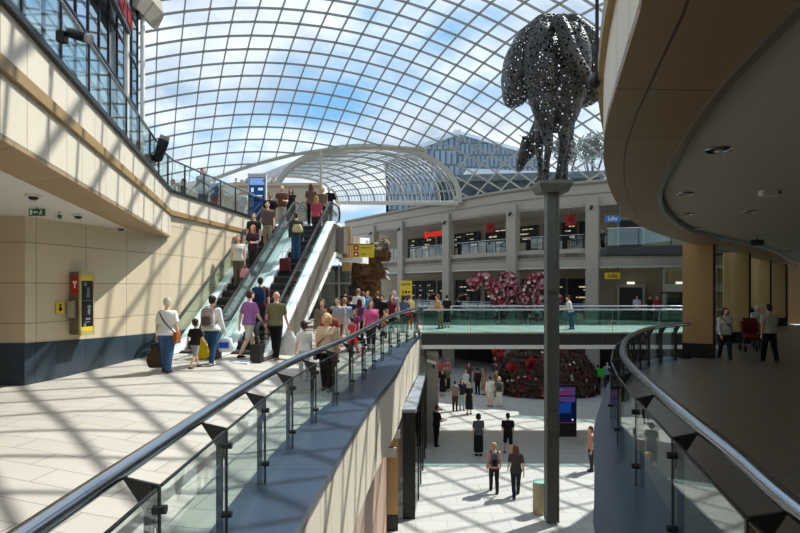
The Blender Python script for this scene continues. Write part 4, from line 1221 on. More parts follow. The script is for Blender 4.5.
co = g.build('core', twig, fd, True)
g = MB(); rng = random.Random(5)
for k in range(260):
    p, nr = dome_pt(rng); t = Vector((rng.uniform(-1, 1), rng.uniform(-1, 1), rng.uniform(-1, 1))).cross(nr).normalized()
    if p.z < .1: continue
    g.tube([p - t * .5, p + nr * .18, p + t * .5], .025, 4)
g.build('twig_foliage', twig, fd)
for nm, mm, n_, s_, sd in (('leaf_foliage', darkleaf, 1500, .16, 1), ('green_foliage', greenl, 350, .15, 2), ('red_blossoms', redm, 130, .16, 3), ('plum_blossoms', plum, 420, .14, 4), ('cream_blossoms', whitem, 130, .09, 6)):
    g = MB(); scatter(g, dome_pt, n_, s_, sd); o = g.build(nm, mm, fd); o['kind'] = 'stuff'
for k, (px, py) in enumerate(((516, 370), (533, 365), (528, 345), (503, 356))):
    e = MB(); x = (at(px, 33.9) - FX); z = zat(py, 33.9) + 4.5
    y = -2.2 * math.sqrt(max(.02, 1 - (x / 3.2) ** 2 - (z / 3.2) ** 2)) - .05
    def rp(rng, x=x, y=y, z=z):
        v = Vector((rng.uniform(-1, 1), rng.uniform(-1, .1), rng.uniform(-1, 1))).normalized(); return Vector((x, y, z)) + v * .26, v
    scatter(e, rp, 26, .22, 40 + k); e.build('rose', redm, fd)
def tube_pts(path, r0):
    P = catmull(path, 8)
    def fn(rng):
        i = rng.randrange(len(P) - 1); p = P[i].lerp(P[i + 1], rng.random()); t = (P[i + 1] - P[i]).normalized()
        v = Vector((rng.uniform(-1, 1), rng.uniform(-1, 1), rng.uniform(-1, 1))); v -= t * v.dot(t); v.normalize()
        return p + v * (r0 * rng.uniform(.75, 1.15)), v
    return P, fn
def fpt(px, py, Y): return Vector((at(px, Y), Y, zat(py, Y)))
for k, (paths, lb) in enumerate((
    ((((470, 286), (480, 279), (490, 284), (497, 296), (500, 320), (500, 385)), ((504, 385), (502, 318), (503, 290), (507, 277), (513, 285), (514, 304))), 'tall pink blossom covered animal sculpture rising behind the bridge, left of the pole'),
    ((((534, 385), (530, 330), (528, 293), (536, 279), (544, 284), (546, 306)), ((532, 318), (545, 296), (560, 302))), 'dark pink blossom covered sculpture rising behind the horse pole'))):
    Y = (39.2, 38.3)[k]; c = Vector((fpt((500, 534)[k], 290, Y).x, Y, -4.48))
    t = thing('blossom_sculpture', lb, 'floral sculpture', c, 0, None)
    for q, ph in enumerate(paths):
        P, fn = tube_pts([fpt(a, b, Y) - c + Vector((0, .35 * q, 0)) for a, b in ph], .44)
        g = MB(); g.tube(P, .26, 8); g.build('stem_frame', twig, t, True)
        for nm, mm, n_, sd in (('pink_blossoms', pinkm, 170, 1), ('plum_blossoms', plum, 150, 2), ('cream_blossoms', whitem, 95, 3), ('red_blossoms', redm, 70, 4)):
            n_ = int(n_ * (1.3, 1.0)[k])
            g = MB(); scatter(g, fn, n_, .14, sd + q * 9 + k * 31); o = g.build(nm, mm, t); o['kind'] = 'stuff'
# floral clumps left of the dome, on the far mid level and beyond
for (px, py, Y, r_, lb) in ((433, 299, 50.5, .6, 'cluster of dried flowers on the mid level left of the pink sculptures'), (463, 299, 47.2, .55, 'cream flower cluster standing between the left stair and the pink sculptures')):
    c = fpt(px, py, Y); c0 = Vector((c.x, c.y, 0.02)); t = thing('flower_arrangement', lb, 'flowers', c0)
    g = MB(); g.tube([(0, 0, 0), (0, 0, .8)], [.24, .3], 12); g.build('planter', M['darksteel'], t, True)
    def cf(rng, r_=r_):
        v = Vector((rng.uniform(-1, 1), rng.uniform(-1, 1), rng.uniform(-.5, 1))).normalized(); return Vector((0, 0, 1.2)) + v * r_ * rng.uniform(.5, 1), v
    for nm, mm, n_ in (('cream_blossoms', whitem, 60), ('leaf_foliage', darkleaf, 90), ('plum_blossoms', plum, 40)):
        g = MB(); scatter(g, cf, n_, .11, n_); o = g.build(nm, mm, t); o['kind'] = 'stuff'
# ------------------------------------------------------------------ brown beast
BX, BY = at(371, 31.5), 31.5; ks = 560 / BY
bt = thing('beast_sculpture', 'giant shaggy brown rearing beast sculpture with a white crown behind the crowd', 'sculpture', (BX, BY, 0))
def bq(px, py, y=0): return Vector(((px - 371) / ks, y, EYE + (287 - py) / ks))
h = MB()
h.ell(bq(364, 268), (.62, .75, .72)); h.ell(bq(376, 252, -.1), (.52, .55, .56)); h.ell(bq(386, 256, -.25), (.26, .34, .30)); h.ell(bq(383, 245, -.1), (.34, .4, .28))
h.capsule(bq(372, 262, -.2), .40, bq(380, 272, -.3), .24, 12); h.capsule(bq(380, 272, -.3), .24, bq(386, 270, -.55), .12, 10); h.capsule(bq(380, 274, -.3), .2, bq(385, 277, -.5), .1, 10)
h.capsule(bq(372, 275), .42, bq(376, 300), .30, 12); h.capsule(bq(360, 275), .45, bq(358, 305), .32, 12)
h.capsule(bq(376, 300), .30, bq(377, 325.5), .26, 12); h.capsule(bq(358, 305), .32, bq(358, 325.5), .28, 12)
fur = mat('brown shaggy fur', (104, 76, 48), .9, var=.5, scale=4, bump=.6)
body = remesh(h, 'body', fur, bt, .07, 2)
def surf_fn(ob, cond=None):
    me = ob.data; ps = [p for p in me.polygons if cond is None or cond(p.center)]
    def fn(rng):
        p = ps[rng.randrange(len(ps))]; return p.center.copy(), (p.normal + Vector((0, 0, -.5))).normalized()
    return fn
g = MB(); scatter(g, surf_fn(body), 1500, .11, 8, .8, 3); o = g.build('shaggy_leaves', mat('brown leaf fringe', (122, 88, 54), .85, var=.5, scale=5), bt); o['kind'] = 'stuff'
top_ = bq(378, 250).z
g = MB(); scatter(g, surf_fn(body, lambda c: c.z > top_ and c.x > -.1), 260, .10, 9, .6, 4); o = g.build('white_leaves', whitem, bt); o['kind'] = 'stuff'
for px, py, y in ((386, 271, -.6), (387, 277, -.58)):
    g = MB(); g.capsule(bq(px, py, y), .07, bq(px + 3, py + 3, y - .15), .02, 8); g.build('claw', whitem, bt, True)
for px, py in ((384, 252), (390, 253)):
    g = MB(); g.ell(bq(px, py, -.5), (.05, .05, .05), None, 8, 6); g.build('eye', M['black'], bt, True)

# ------------------------------------------------------------------ small fixed things
# wall phone kiosk
kx = Vector((-7.02, 12.3, 0)); ka = math.atan2(15.35 - 13.0, -6.32 + 6.86)
kd = Vector((math.cos(math.atan2(2.02, .49)), math.sin(math.atan2(2.02, .49)), 0)); ka = math.atan2(kd.y, kd.x)
kn = Vector((kd.y, -kd.x, 0))
base = Vector((-7.35, 10.98, 0)) + kd * 1.22 + kn * .02
t = thing('wall_phone', 'tall wall mounted public phone unit with yellow frame and black panel', 'phone', (base.x, base.y, 1.26), ka)
t.scale = (.62, .85, 1.07)
# local x along the wall, -y out of the wall
g = MB(); g.box((.02, -.16, .62), (.56, .32, 1.26)); g.build('housing', mat('bronze grey housing', (120, 108, 92), .4, .4), t)
g = MB()
g.box((0, -.335, 1.21), (.62, .05, .10)); g.box((0, -.335, .02), (.62, .05, .10)); g.box((-.29, -.335, .615), (.05, .05, 1.26)); g.box((.29, -.335, .615), (.05, .05, 1.26)); g.build('frame', mat('pale gold frame', (196, 180, 120), .4, .2), t)
g = MB(); g.box((0, -.33, .615), (.54, .03, 1.10)); pn = g.build('front_panel', M['black'], t)
g = MB(); g.box((0, -.348, 1.12), (.52, .01, .10)); g.build('yellow_strip', M['yellow'], pn); g = MB(); g.box((0, -.348, .10), (.52, .01, .09)); g.build('yellow_strip', M['yellow'], pn)
rng = random.Random(2)
g = MB()
for (x, z, w_, h_) in ((-.08, 1.0, .12, .07), (.05, .86, .10, .14), (.04, .76, .16, .05), (.0, .67, .36, .015), (.08, .55, .14, .05), (.08, .45, .10, .12), (.04, .30, .20, .04), (.02, .24, .20, .02), (-.10, .18, .10, .07)):
    g.box((x, -.348, z), (w_, .01, h_))
g.build('printed_icons', mat('grey icons', (112, 120, 122), .5), pn)
g = MB(); g.box((-.275, -.17, .98), (.012, .26, .34)); g.build('red_panel', M['red'], t)
g = MB(); g.box((-.283, -.17, 1.04), (.006, .12, .05)); g.box((-.283, -.17, .97), (.006, .04, .10)); g.build('emblem', wink, t)
g = MB(); g.box((-.36, -.12, .50), (.16, .14, .34)); g.build('side_box', M['facade'], t)
p = Vector((-7.35, 10.98, 0)) + kd * .80 + kn * .03
t = thing('notice', 'small yellow square notice on the wall beside the phone unit', 'notice', (p.x, p.y, 1.83), ka)
g = MB(); g.box((0, 0, 0), (.20, .015, .24)); g.build('sign_board', M['yellow'], t)
g = MB(); g.tube([(0, -.012, -.02), (0, -.016, -.02)], .045, 10); g.box((0, -.012, .06), (.05, .006, .05)); g.build('pictogram', ink, t)
# left ceiling: exit sign, detectors
t = thing('exit_sign', 'green and white running man exit sign under the left ceiling', 'exit sign', (-6.32, 9.75, 3.57))
t.scale = (.55, .6, .62)
g = MB(); g.box((0, 0, 0), (.50, .05, .20)); g.build('sign_board', M['green'], t)
g = MB(); g.box((-.17, -.028, 0), (.08, .006, .14)); g.beam((-.06, -.028, 0), (.05, -.028, 0), .006, .03); g.add([(-.10, -.03, 0), (-.05, -.03, .05), (-.05, -.03, -.05)], [(0, 2, 1)])
g.tube([(.155, -.027, .055), (.155, -.032, .055)], .02, 8); g.beam((.15, -.028, .035), (.12, -.028, -.02), .006, .035); g.beam((.12, -.028, -.02), (.08, -.028, -.06), .006, .02); g.beam((.12, -.028, -.02), (.17, -.028, -.07), .006, .02); g.beam((.14, -.028, .02), (.20, -.028, .0), .006, .015)
g.build('pictogram', wink, t)
g = MB(); g.tube([(0, 0, .10), (0, 0, .19)], .015, 8); g.build('hanger', M['darksteel'], t)
t = thing('projecting_sign', 'small white projecting sign beside the running man exit sign', 'sign', (-6.3, 10.35, 3.57))
t.scale = (.6, .6, .6)
g = MB(); g.box((0, 0, 0), (.03, .36, .2)); g.build('sign_board', M['white'], t)
g = MB(); g.box((.017, 0, 0), (.006, .2, .12)); g.build('pictogram', M['green'], t); g = MB(); g.tube([(0, 0, .1), (0, 0, .19)], .015, 8); g.build('hanger', M['darksteel'], t)
for (x, y, lb) in ((-5.5, 8.4, 'ceiling detector above the exit sign on the left ceiling'), (-6.15, 10.7, 'ceiling detector right of the exit sign on the left ceiling'), (-6.45, 12.95, 'ceiling detector near the far tip of the left ceiling')):
    t = thing('ceiling_detector', lb, 'detector', (x, y, 3.66), 0, 'left ceiling detectors')
    g = MB(); g.tube([(0, 0, 0), (0, 0, -.04)], .11, 14); g.build('base', M['white'], t, True)
    g = MB(); g.tube([(0, 0, -.04), (0, 0, -.075), (0, 0, -.09)], [.07, .06, .03], 14); g.build('sensor', M['darksteel'], t, True)
# right ceiling downlights
dl = [(at(717, 5.73), 5.73, 'nearest round downlight in the dark right ceiling'), (at(685, 8.4), 8.4, 'second round downlight along the right ceiling edge'), (at(686, 10.73), 10.73, 'third round downlight along the right ceiling edge'),
      (at(695, 13.3), 13.3, 'fourth round downlight along the right ceiling edge'), (at(705, 16.0), 16.0, 'fifth round downlight along the right ceiling edge'), (at(724, 18.6), 18.6, 'farthest round downlight along the right ceiling edge'),
      (at(750, 10.4), 10.4, 'downlight in the second row of the right ceiling'), (at(765, 19), 19, 'downlight above the green sign on the right ceiling'), (at(790, 22), 22, 'far downlight at the right border of the right ceiling')]
for (x, y, lb) in dl:
    t = thing('downlight', lb, 'ceiling light', (x, y, 3.68), 0, 'right ceiling downlights')
    g = MB(); g.tube([(.12 * math.cos(q), .12 * math.sin(q), -.008) for q in [2 * PI * k / 20 for k in range(20)]], .014, 6, closed=True); g.build('trim_ring', M['steel'], t, True)
    g = MB(); g.tube([(0, 0, .005), (0, 0, -.008)], .11, 18); g.build('recess', M['black'], t)
    g = MB(); g.ell((.02, 0, -.018), (.045, .045, .02), None, 10, 6); g.build('bulb', mat('bulb', (190, 188, 180), .2), t, True)
t = thing('ceiling_sensor', 'white boxy sensor on the dark right ceiling', 'sensor', (at(768, 8.2), 8.2, 3.68))
g = MB(); g.box((0, 0, -.04), (.22, .12, .08)); g.build('housing', M['white'], t); g = MB(); g.box((.13, .03, -.02), (.14, .05, .04)); g.build('arm', M['darksteel'], t)
t = thing('exit_sign', 'dark green hanging exit sign below the right ceiling', 'exit sign', (at(757, 15.5), 15.5, 3.50))
g = MB(); g.box((0, 0, 0), (.36, .06, .16)); g.build('sign_board', mat('dark green sign', (14, 62, 38), .5), t); g = MB(); g.tube([(0, 0, .08), (0, 0, .18)], .012, 8); g.build('hanger', M['darksteel'], t)
# floodlights on the gallery edge
def flood(x, y, z, aim, lb, k=1.0, up=False):
    t = thing('floodlight', lb, 'floodlight', (x, y, z), 0, 'black floodlights')
    a = Vector(aim).normalized()
    g = MB(); g.capsule(Vector((0, 0, .0)), .13 * k, a * .5 * k, .15 * k, 12, 2); g.build('lamp_head', M['black'], t, True)
    g = MB(); g.tube([a * .53 * k, a * .66 * k], .135 * k, 12); g.build('lens', mat('lens', (150, 150, 150), .15), t)
    g = MB(); g.box((-.22 * k, 0, -.05), (.22 * k, .25 * k, .28 * k)); g.beam((-.2 * k, 0, -.05), (0, 0, 0), .05, .05); g.build('bracket', M['black'], t)
flood(at(70, 6.6), 6.6, zat(33, 6.6), (.75, -.1, -.25), 'black floodlight on the upper left gallery rail nearest the camera', .42)
flood(at(158, 13.6), 13.6, zat(158, 13.6), (.35, -.1, .9), 'black floodlight tilted upwards on the upper left gallery rail', .85)
g = MB(); g.tube([(at(597.5, 5.5), 5.45, 5.72), (at(597.0, 5.5), 5.45, zat(72, 5.45))], .022, 8)
t = thing('floodlight', 'black floodlight hanging on a rod from the right fascia beside the horse', 'floodlight', (at(597, 5.45), 5.45, zat(80, 5.45)), 0, 'black floodlights')
o = MB(); o.tube([(0, 0, .05), (0, 0, 1.2)], .018, 8); o.build('rod', M['black'], t)
o = MB(); o.capsule((-.02, 0, .02), .055, (-.05, -.06, -.05), .06, 10); o.build('lamp_head', M['black'], t, True)
o = MB(); o.beam((0, 0, 1.15), (.25, .0, 1.15), .03, .03); o.build('bracket', M['black'], t)
# blue totem on the gallery
def totem(lb, x, y, z, w, h_, pic, body=M['black'], rz=0.0, name='advertising_totem', sz=(.2, .93)):
    t = thing(name, lb, 'totem', (x, y, z), rz)
    g = MB(); g.box((0, 0, h_ / 2), (w, .18, h_)); g.build('case', body, t)
    g = MB(); zz0, zz1 = h_ * sz[0], h_ * sz[1]; g.box((0, -.095, (zz0 + zz1) / 2), (w * .86, .012, zz1 - zz0)); sc = g.build('screen', pic[0], t)
    for nm, m2, items in pic[1]:
        g = MB()
        for (a, b, ww, hh) in items: g.box((a * w, -.104, zz0 + (zz1 - zz0) * b), (ww * w, .008, hh * (zz1 - zz0)))
        g.build(nm, m2, sc)
    return t
e_blue = emit('blue screen', (34, 72, 122), .65); e_pale = emit('pale screen band', (120, 150, 205), .9); e_white = emit('white screen shapes', (190, 210, 225), .9); e_dark = emit('dark screen shapes', (22, 44, 84), .9)
e_red = emit('red screen band', (130, 44, 62), .5); e_mauve = emit('mauve screen band', (84, 62, 120), .5); e_deep = emit('deep blue screen', (14, 24, 60), .5); e_bright = emit('bright blue screen', (24, 66, 140), .5)
totem('tall blue screen totem standing on the upper gallery', at(257.5, 24.6), 24.6, 4.74, .80, 2.5,
      (e_blue, (('screen_band', e_pale, ((0, .90, .80, .16),)), ('screen_shapes', e_white, ((-.25, .70, .14, .10), (.2, .72, .26, .06), (.05, .56, .5, .03))), ('screen_dark_shapes', e_dark, ((.1, .48, .6, .14), (-.1, .2, .7, .2))), ('screen_dot', e_red, ((.36, .92, .10, .05),)))),  # dark shapes belong to the screen picture
      mat('white totem case', (206, 208, 206), .4))
totem('black digital advertising totem with a blue picture on the lower floor behind the pole', at(566.5, 25.4), 25.4, -4.5, .86, 2.35,
      (e_deep, (('screen_band', e_mauve, ((0, .88, .84, .22), (0, .66, .84, .14))), ('screen_title', e_red, ((-.1, .82, .6, .06), (.1, .92, .4, .03), (0, .02, .8, .02))), ('screen_shapes', e_bright, ((-.1, .42, .62, .28), (.05, .58, .36, .10))), ('screen_dots', e_white, ((.28, .10, .08, .04), (-.3, .92, .06, .02))))),
      M['black'], 0, 'advertising_totem', (.26, .96))
# yellow directional sign and yellow totem
Y = 24.8
t = thing('direction_sign', 'yellow hanging direction sign with two red squares beside the brown beast', 'sign', (at(363, Y), Y, zat(251, Y)))
g = MB(); g.box((0, 0, 0), (.98, .10, .56)); g.build('sign_board', M['yellow'], t)
for zz in (.14, -.14):
    g = MB(); g.box((-.31, -.055, zz), (.22, .01, .22)); r_ = g.build('red_square', M['red'], t)
    g = MB(); g.box((-.31, -.063, zz - .01), (.10, .008, .09)); g.build('pictogram', wink, r_)
    g = MB(); g.add([(-.14, -.056, zz), (-.18, -.056, zz + .04), (-.18, -.056, zz - .04)], [(0, 1, 2)])
    for q in range(6 if zz > 0 else 3): g.box((-.06 + q * .075, -.055, zz), (.05, .008, .05))
    g.build('lettering', mat('olive lettering', (120, 104, 30), .6), t)
g = MB(); g.beam((-.9, .0, .30), (.45, 0, .30), .04, .04); g.beam((-.9, 0, .30), (-.9, .3, -.2), .04, .04); g.build('arm', M['darksteel'], t)
Y = 29.5
t = thing('information_totem', 'yellow information totem with black lettering behind the crowd', 'totem', (at(406, Y), Y, 0.0))
g = MB(); g.box((0, 0, 1.3), (.62, .16, 2.6)); g.build('case', M['yellow'], t)
g = MB(); g.box((0, -.085, 1.62), (.5, .01, .42)); s_ = g.build('panel', mat('dark blue panel', (40, 60, 90), .4), t)
g = MB(); g.box((-.16, -.085, 2.0), (.06, .01, .16)); g.tube([(0.0, -.083, 2.0), (0, -.092, 2.0)], .07, 10); g.box((.16, -.085, 2.0), (.10, .01, .1)); g.build('lettering', ink, t)
g = MB(); g.box((0, -.085, 2.42), (.5, .01, .14)); g.build('header', mat('olive header', (150, 140, 70), .5), t)
# bin at the foot of the pole
t = thing('litter_bin', 'pale timber litter bin with green glass top at the foot of the pole', 'bin', (at(539.5, 16.75), 16.75, -4.5))
g = MB(); g.tube([(0, 0, 0), (0, 0, .9)], .19, 20); g.build('body', M['wood'], t, True)
g = MB(); g.tube([(0, 0, .9), (0, 0, .96)], .2, 20); g.build('lid', mat('pale green lid', (150, 196, 176), .2), t, True)
g = MB()
for k in range(14):
    q = 2 * PI * k / 14; g.box((.192 * math.cos(q), .192 * math.sin(q), .45), (.012, .03, .86), q)
g.build('timber_slats', M['wood'], t)
# upper storefront screen and lettered sign
def gs_pt(Yv, out=0.0):
    k = (Yv - GS[0][1]) / (GS[1][1] - GS[0][1]); p = Vector((GS[0][0] + (GS[1][0] - GS[0][0]) * k, Yv, 0)) + gn * out
    return p
ga = math.atan2(gd.y, gd.x)
p = gs_pt(15.4, -.35)
t = thing('window_screen', 'tall violet blue advertising screen inside the upper storefront', 'screen', (p.x, p.y, 10.0), ga)
g = MB(); g.box((0, 0, 1.9), (2.6, .12, 5.2)); g.build('case', M['black'], t)
ev_, et_, eo_ = nt('violet picture'); em = et_.nodes.new('ShaderNodeEmission'); nz = et_.nodes.new('ShaderNodeTexNoise'); nz.inputs['Scale'].default_value = 2.2; nz.inputs['Detail'].default_value = 5
cr = et_.nodes.new('ShaderNodeValToRGB'); cr.color_ramp.elements[0].position = .35; cr.color_ramp.elements[0].color = lin((60, 70, 200)); cr.color_ramp.elements[1].position = .65; cr.color_ramp.elements[1].color = lin((190, 150, 235))
tcx = et_.nodes.new('ShaderNodeTexCoord'); et_.links.new(tcx.outputs['Object'], nz.inputs[0]); et_.links.new(nz.outputs[0], cr.inputs[0]); et_.links.new(cr.outputs[0], em.inputs[0]); em.inputs[1].default_value = .9; et_.links.new(em.outputs[0], eo_.inputs[0])
g = MB(); g.box((0, -.07, 1.9), (2.4, .02, 5.0)); g.build('screen', ev_, t)
p = gs_pt(17.3, .3)
t = thing('shop_sign', 'long shop sign with red and white letters on the upper storefront', 'sign', (p.x, p.y, 11.3), ga)
g = MB(); g.box((0, 0, 0), (3.4, .14, .9)); g.build('sign_board', mat('dark grey sign board', (60, 62, 66), .5), t)
rng = random.Random(11); gr_, gw_ = MB(), MB()
for k in range(9):
    x = -1.55 + k * .38; mb = gw_ if k < 3 else gr_
    mb.beam((x, -.09, -.3), (x, -.09, .3), .03, .07, up=(1, 0, 0))
    if k % 3 == 0: mb.beam((x, -.09, .27), (x + .22, -.09, .27), .03, .07); mb.beam((x, -.09, 0), (x + .2, -.09, 0), .03, .07)
    if k % 3 == 1: mb.beam((x, -.09, .27), (x + .22, -.09, -.27), .03, .07); mb.beam((x + .22, -.09, -.3), (x + .22, -.09, .3), .03, .07, up=(1, 0, 0))
    if k % 3 == 2: mb.beam((x, -.09, -.27), (x + .22, -.09, -.27), .03, .07); mb.beam((x + .22, -.09, -.27), (x + .22, -.09, .05), .03, .07, up=(1, 0, 0))
gr_.build('red_lettering', M['red'], t); gw_.build('white_lettering', wink, t)

# ------------------------------------------------------------------ beyond the glass: buildings and trees
bgl = panel_mat('striped office glazing', (116, 134, 148), (70, 84, 96), 1.2, 3.2, .22, .25, tint=.15, offset=.5)
bgw = panel_mat('pale office cladding', (176, 186, 192), (110, 120, 128), 4, 3.4, .3, .5, tint=.1)
bgd = mat('dark teal glazing', (26, 50, 60), .6, var=.5, scale=.4, spec=.15)
def block(name, lb, xs, y0, dpt, z0, z1, m, roofm, zr=None):
    c = (sum(xs) / 2, y0, z0); t = thing(name, lb, 'building', c)
    g = MB(); a, b = xs[0] - c[0], xs[1] - c[0]; zr = z1 if zr is None else zr
    g.ribbon([(a, 0), (b, 0), (b, dpt), (a, dpt), (a, 0)], 0, [z1 - z0, zr - z0, zr - z0, z1 - z0, z1 - z0], .5, 1); g.build('wall', m, t)
    g = MB(); A = [(a - .6, -.6, z1 - z0), (b + .6, -.6, zr - z0), (b + .6, dpt, zr - z0), (a - .6, dpt, z1 - z0)]
    g.add(A + [(x, y, z + .9) for x, y, z in A], [(3, 2, 1, 0), (4, 5, 6, 7), (0, 1, 5, 4), (1, 2, 6, 5), (2, 3, 7, 6), (3, 0, 4, 7)]); g.build('roof', roofm, t)
    return t
block('office_building', 'glass office block with sloping roofline seen through the dome above the arch', (at(386, 118), at(457.5, 118)), 118, 25, -4, zat(163, 118), bgl, mat('pale roof edge', (196, 204, 208), .5), zat(134, 118))
block('office_building', 'striped glass office block seen through the dome left of the horse', (at(456, 150), at(545, 150)), 150, 25, -4, zat(133, 150), bgl, mat('white roof edge', (220, 226, 230), .5), zat(160, 150))
block('office_building', 'pale low office wing seen through the dome behind the horse legs', (at(470, 92), at(615, 92)), 92, 18, -4, zat(164, 84), bgw, mat('white parapet', (216, 222, 226), .5), zat(170, 84))
block('office_building', 'dark teal glazed block seen just above the far parapet', (at(440, 76), at(600, 76)), 76, 12, -4, zat(183, 76), bgd, mat('dark roof edge', (60, 76, 82), .5), zat(178, 76))
for (px, Y, py, r_, lb) in ((566, 122, 150, 3.4, 'bare leaved tree seen through the dome right of the horse legs, smaller one'), (592, 136, 148, 4.4, 'bare leaved tree seen through the dome beside the right fascia')):
    x = at(px, Y); t = thing('tree', lb, 'tree', (x, Y, -4)); zc = zat(py, Y) + 4
    g = MB(); g.tube([(0, 0, 0), (.1, 0, zc * .6), (0, 0, zc)], [.5, .4, .15], 8)
    for k in range(9): g.tube([(0, 0, zc * .75), (r_ * .8 * math.cos(k * .7 * PI), r_ * .5 * math.sin(k), zc + r_ * .6 * math.sin(k * 2.1))], [.16, .04], 5)
    g.build('trunk', twig, t)
    def tf(rng, zc=zc, r_=r_):
        v = Vector((rng.uniform(-1, 1), rng.uniform(-1, 1), rng.uniform(-.8, 1))).normalized(); return Vector((0, 0, zc)) + v * r_ * rng.uniform(.3, 1), v
    g = MB(); scatter(g, tf, 700, .34, int(px)); o = g.build('foliage', mat('grey green foliage', (88, 100, 92), .8, var=.4, scale=.5), t); o['kind'] = 'stuff'

t = thing('equipment_case', 'black upright case standing at the foot of the brown beast', 'case', (at(354.5, 30.6), 30.6, 0.02))
g = MB(); g.box((0, 0, 1.15), (.6, .5, 2.3)); o = g.build('case_body', M['black'], t); bv = o.modifiers.new('b', 'BEVEL'); bv.width = .03
g = MB(); g.box((0, -.26, 1.2), (.5, .02, 1.9)); g.build('front_panel', M['shopdark'], t)
# ------------------------------------------------------------------ people
LOW = -4.5; GAL = 4.74
def P(label, px, Y, lvl='f', **k):
    X = at(px, Y)
    z = floor_z(X, Y) if lvl == 'f' else lvl
    return person(label, px, Y, z, **k)
W_ = (232, 230, 224); NAVY = (34, 40, 62); BLK = (26, 26, 28); DEN = (62, 92, 130); KH = (120, 108, 84); GREY = (120, 120, 122)
bags = []
def strapbag(person_, label, col, kind, cat, size, pos, strap=None, rz=0.0, group=None, extra=None):
    """a bag placed in the person's frame; top-level because it is only carried"""
    root = person_[0]
    p = wpos(root, Vector(pos)); t = thing(kind, label, cat, p, root.rotation_euler.z + rz, group)
    return t
def hand_pos(pp, sd): return pp[1](pp[2][sd][2] + pp[2][sd][3] * .07)
def soft_bag(t, w, d, h_, m, top=.7, n=14, name='bag_body'):
    g = MB(); rr = []
    for (f, s_) in ((0, .72), (.06, .95), (.35, 1.08), (.7, .92), (.92, top), (1.0, top * .8)):
        rr.append([Vector((w / 2 * s_ * math.copysign(abs(math.cos(q)) ** .6, math.cos(q)) * (1 + .05 * math.sin(3 * q + f * 7)), d / 2 * s_ * math.copysign(abs(math.sin(q)) ** .6, math.sin(q)), -h_ + h_ * f)) for q in [2 * PI * k / n for k in range(n)]])
    g.loft(rr); return g.build(name, m, t, True)
def carried(pp, sd, label, w, d, h_, m, kind='shopping_bag', cat='bag', drop=.14, top=.6, group=None):
    hp_ = hand_pos(pp, sd); hp_.z -= .02
    p = wpos(pp[0], hp_); t = thing(kind, label, cat, p, pp[0].rotation_euler.z + .3, group)
    g = MB(); pts = [(-w * .2, 0, -drop), (-w * .12, 0, -.02), (0, 0, .0), (w * .12, 0, -.02), (w * .2, 0, -drop)]
    g.tube(pts, .008, 6)
    b = MB(); 
    o = soft_bag(t, w, d, h_, m, top); o.location = (0, 0, -drop + .02)
    g.build('handle', m, t, True); return t
def backpack(pp, label, m, m2, H=1.7, w=.30, group=None):
    root = pp[0]; c = pp[1](Vector((0, -.105, .70)))
    p = wpos(root, c); t = thing('backpack', label, 'backpack', p, root.rotation_euler.z, group)
    g = MB(); g.loft([[Vector((w / 2 * s_ * math.copysign(abs(math.cos(q)) ** .6, math.cos(q)), -.02 + .09 * s_ * math.copysign(abs(math.sin(q)) ** .6, math.sin(q)), z)) for q in [2 * PI * k / 14 for k in range(14)]] for (z, s_) in ((-.23, .75), (-.2, 1), (0, 1.05), (.14, .95), (.21, .7), (.225, .4))])
    g.build('bag_body', m, t, True)
    g = MB(); g.loft([[Vector((w * .36 * s_ * math.cos(q), -.10 + .05 * s_ * math.sin(q), z)) for q in [2 * PI * k / 12 for k in range(12)]] for (z, s_) in ((-.19, .8), (-.14, 1), (-.02, 1), (.02, .7))]); g.build('front_pocket', m2, t, True)
    for sd in (-1, 1):
        g = MB(); g.sweep(catmull([(sd * .10, .03, .18), (sd * .115, .10, .24), (sd * .125, .20, .20), (sd * .135, .235, .04), (sd * .14, .12, -.14), (sd * .10, .03, -.18)], 4), .045, .012); g.build('strap', m2, t)
    g = MB(); g.tube([(-.04, .02, .21), (0, .02, .26), (.04, .02, .21)], .01, 6); g.build('handle', m2, t)
    return t
def crossbag(pp, label, m, sd, H, w=.24, h_=.2, kind='shoulder_bag'):
    """bag on hip sd with a strap over the other shoulder"""
    root = pp[0]; c = pp[1](Vector((sd * .135, .0, .50))); p = wpos(root, c); t = thing(kind, label, 'bag', p, root.rotation_euler.z)
    g = MB(); g.box((0, 0, -.05), (.09, w, h_)); o = g.build('bag_body', m, t); bv = o.modifiers.new('b', 'BEVEL'); bv.width = .02; bv.segments = 3
    g = MB(); g.box((sd * .048, 0, .0), (.01, w * .9, h_ * .5)); g.build('flap', m, t)
    q = lambda v: pp[1](Vector(v)) - c
    fr_ = [q((sd * .13, .03, .53)), q((sd * .085, .085, .62)), q((0, .09, .70)), q((-sd * .05, .085, .765)), q((-sd * .075, .05, .815)), q((-sd * .078, 0, .828)), q((-sd * .07, -.06, .80)), q((0, -.092, .70)), q((sd * .09, -.088, .60)), q((sd * .13, -.03, .53))]
    g = MB(); g.sweep(catmull(fr_, 4), .012, .022); g.build('strap', M['black'] if sum(lin((0, 0, 0))[:3]) == 0 else m, t)
    return t

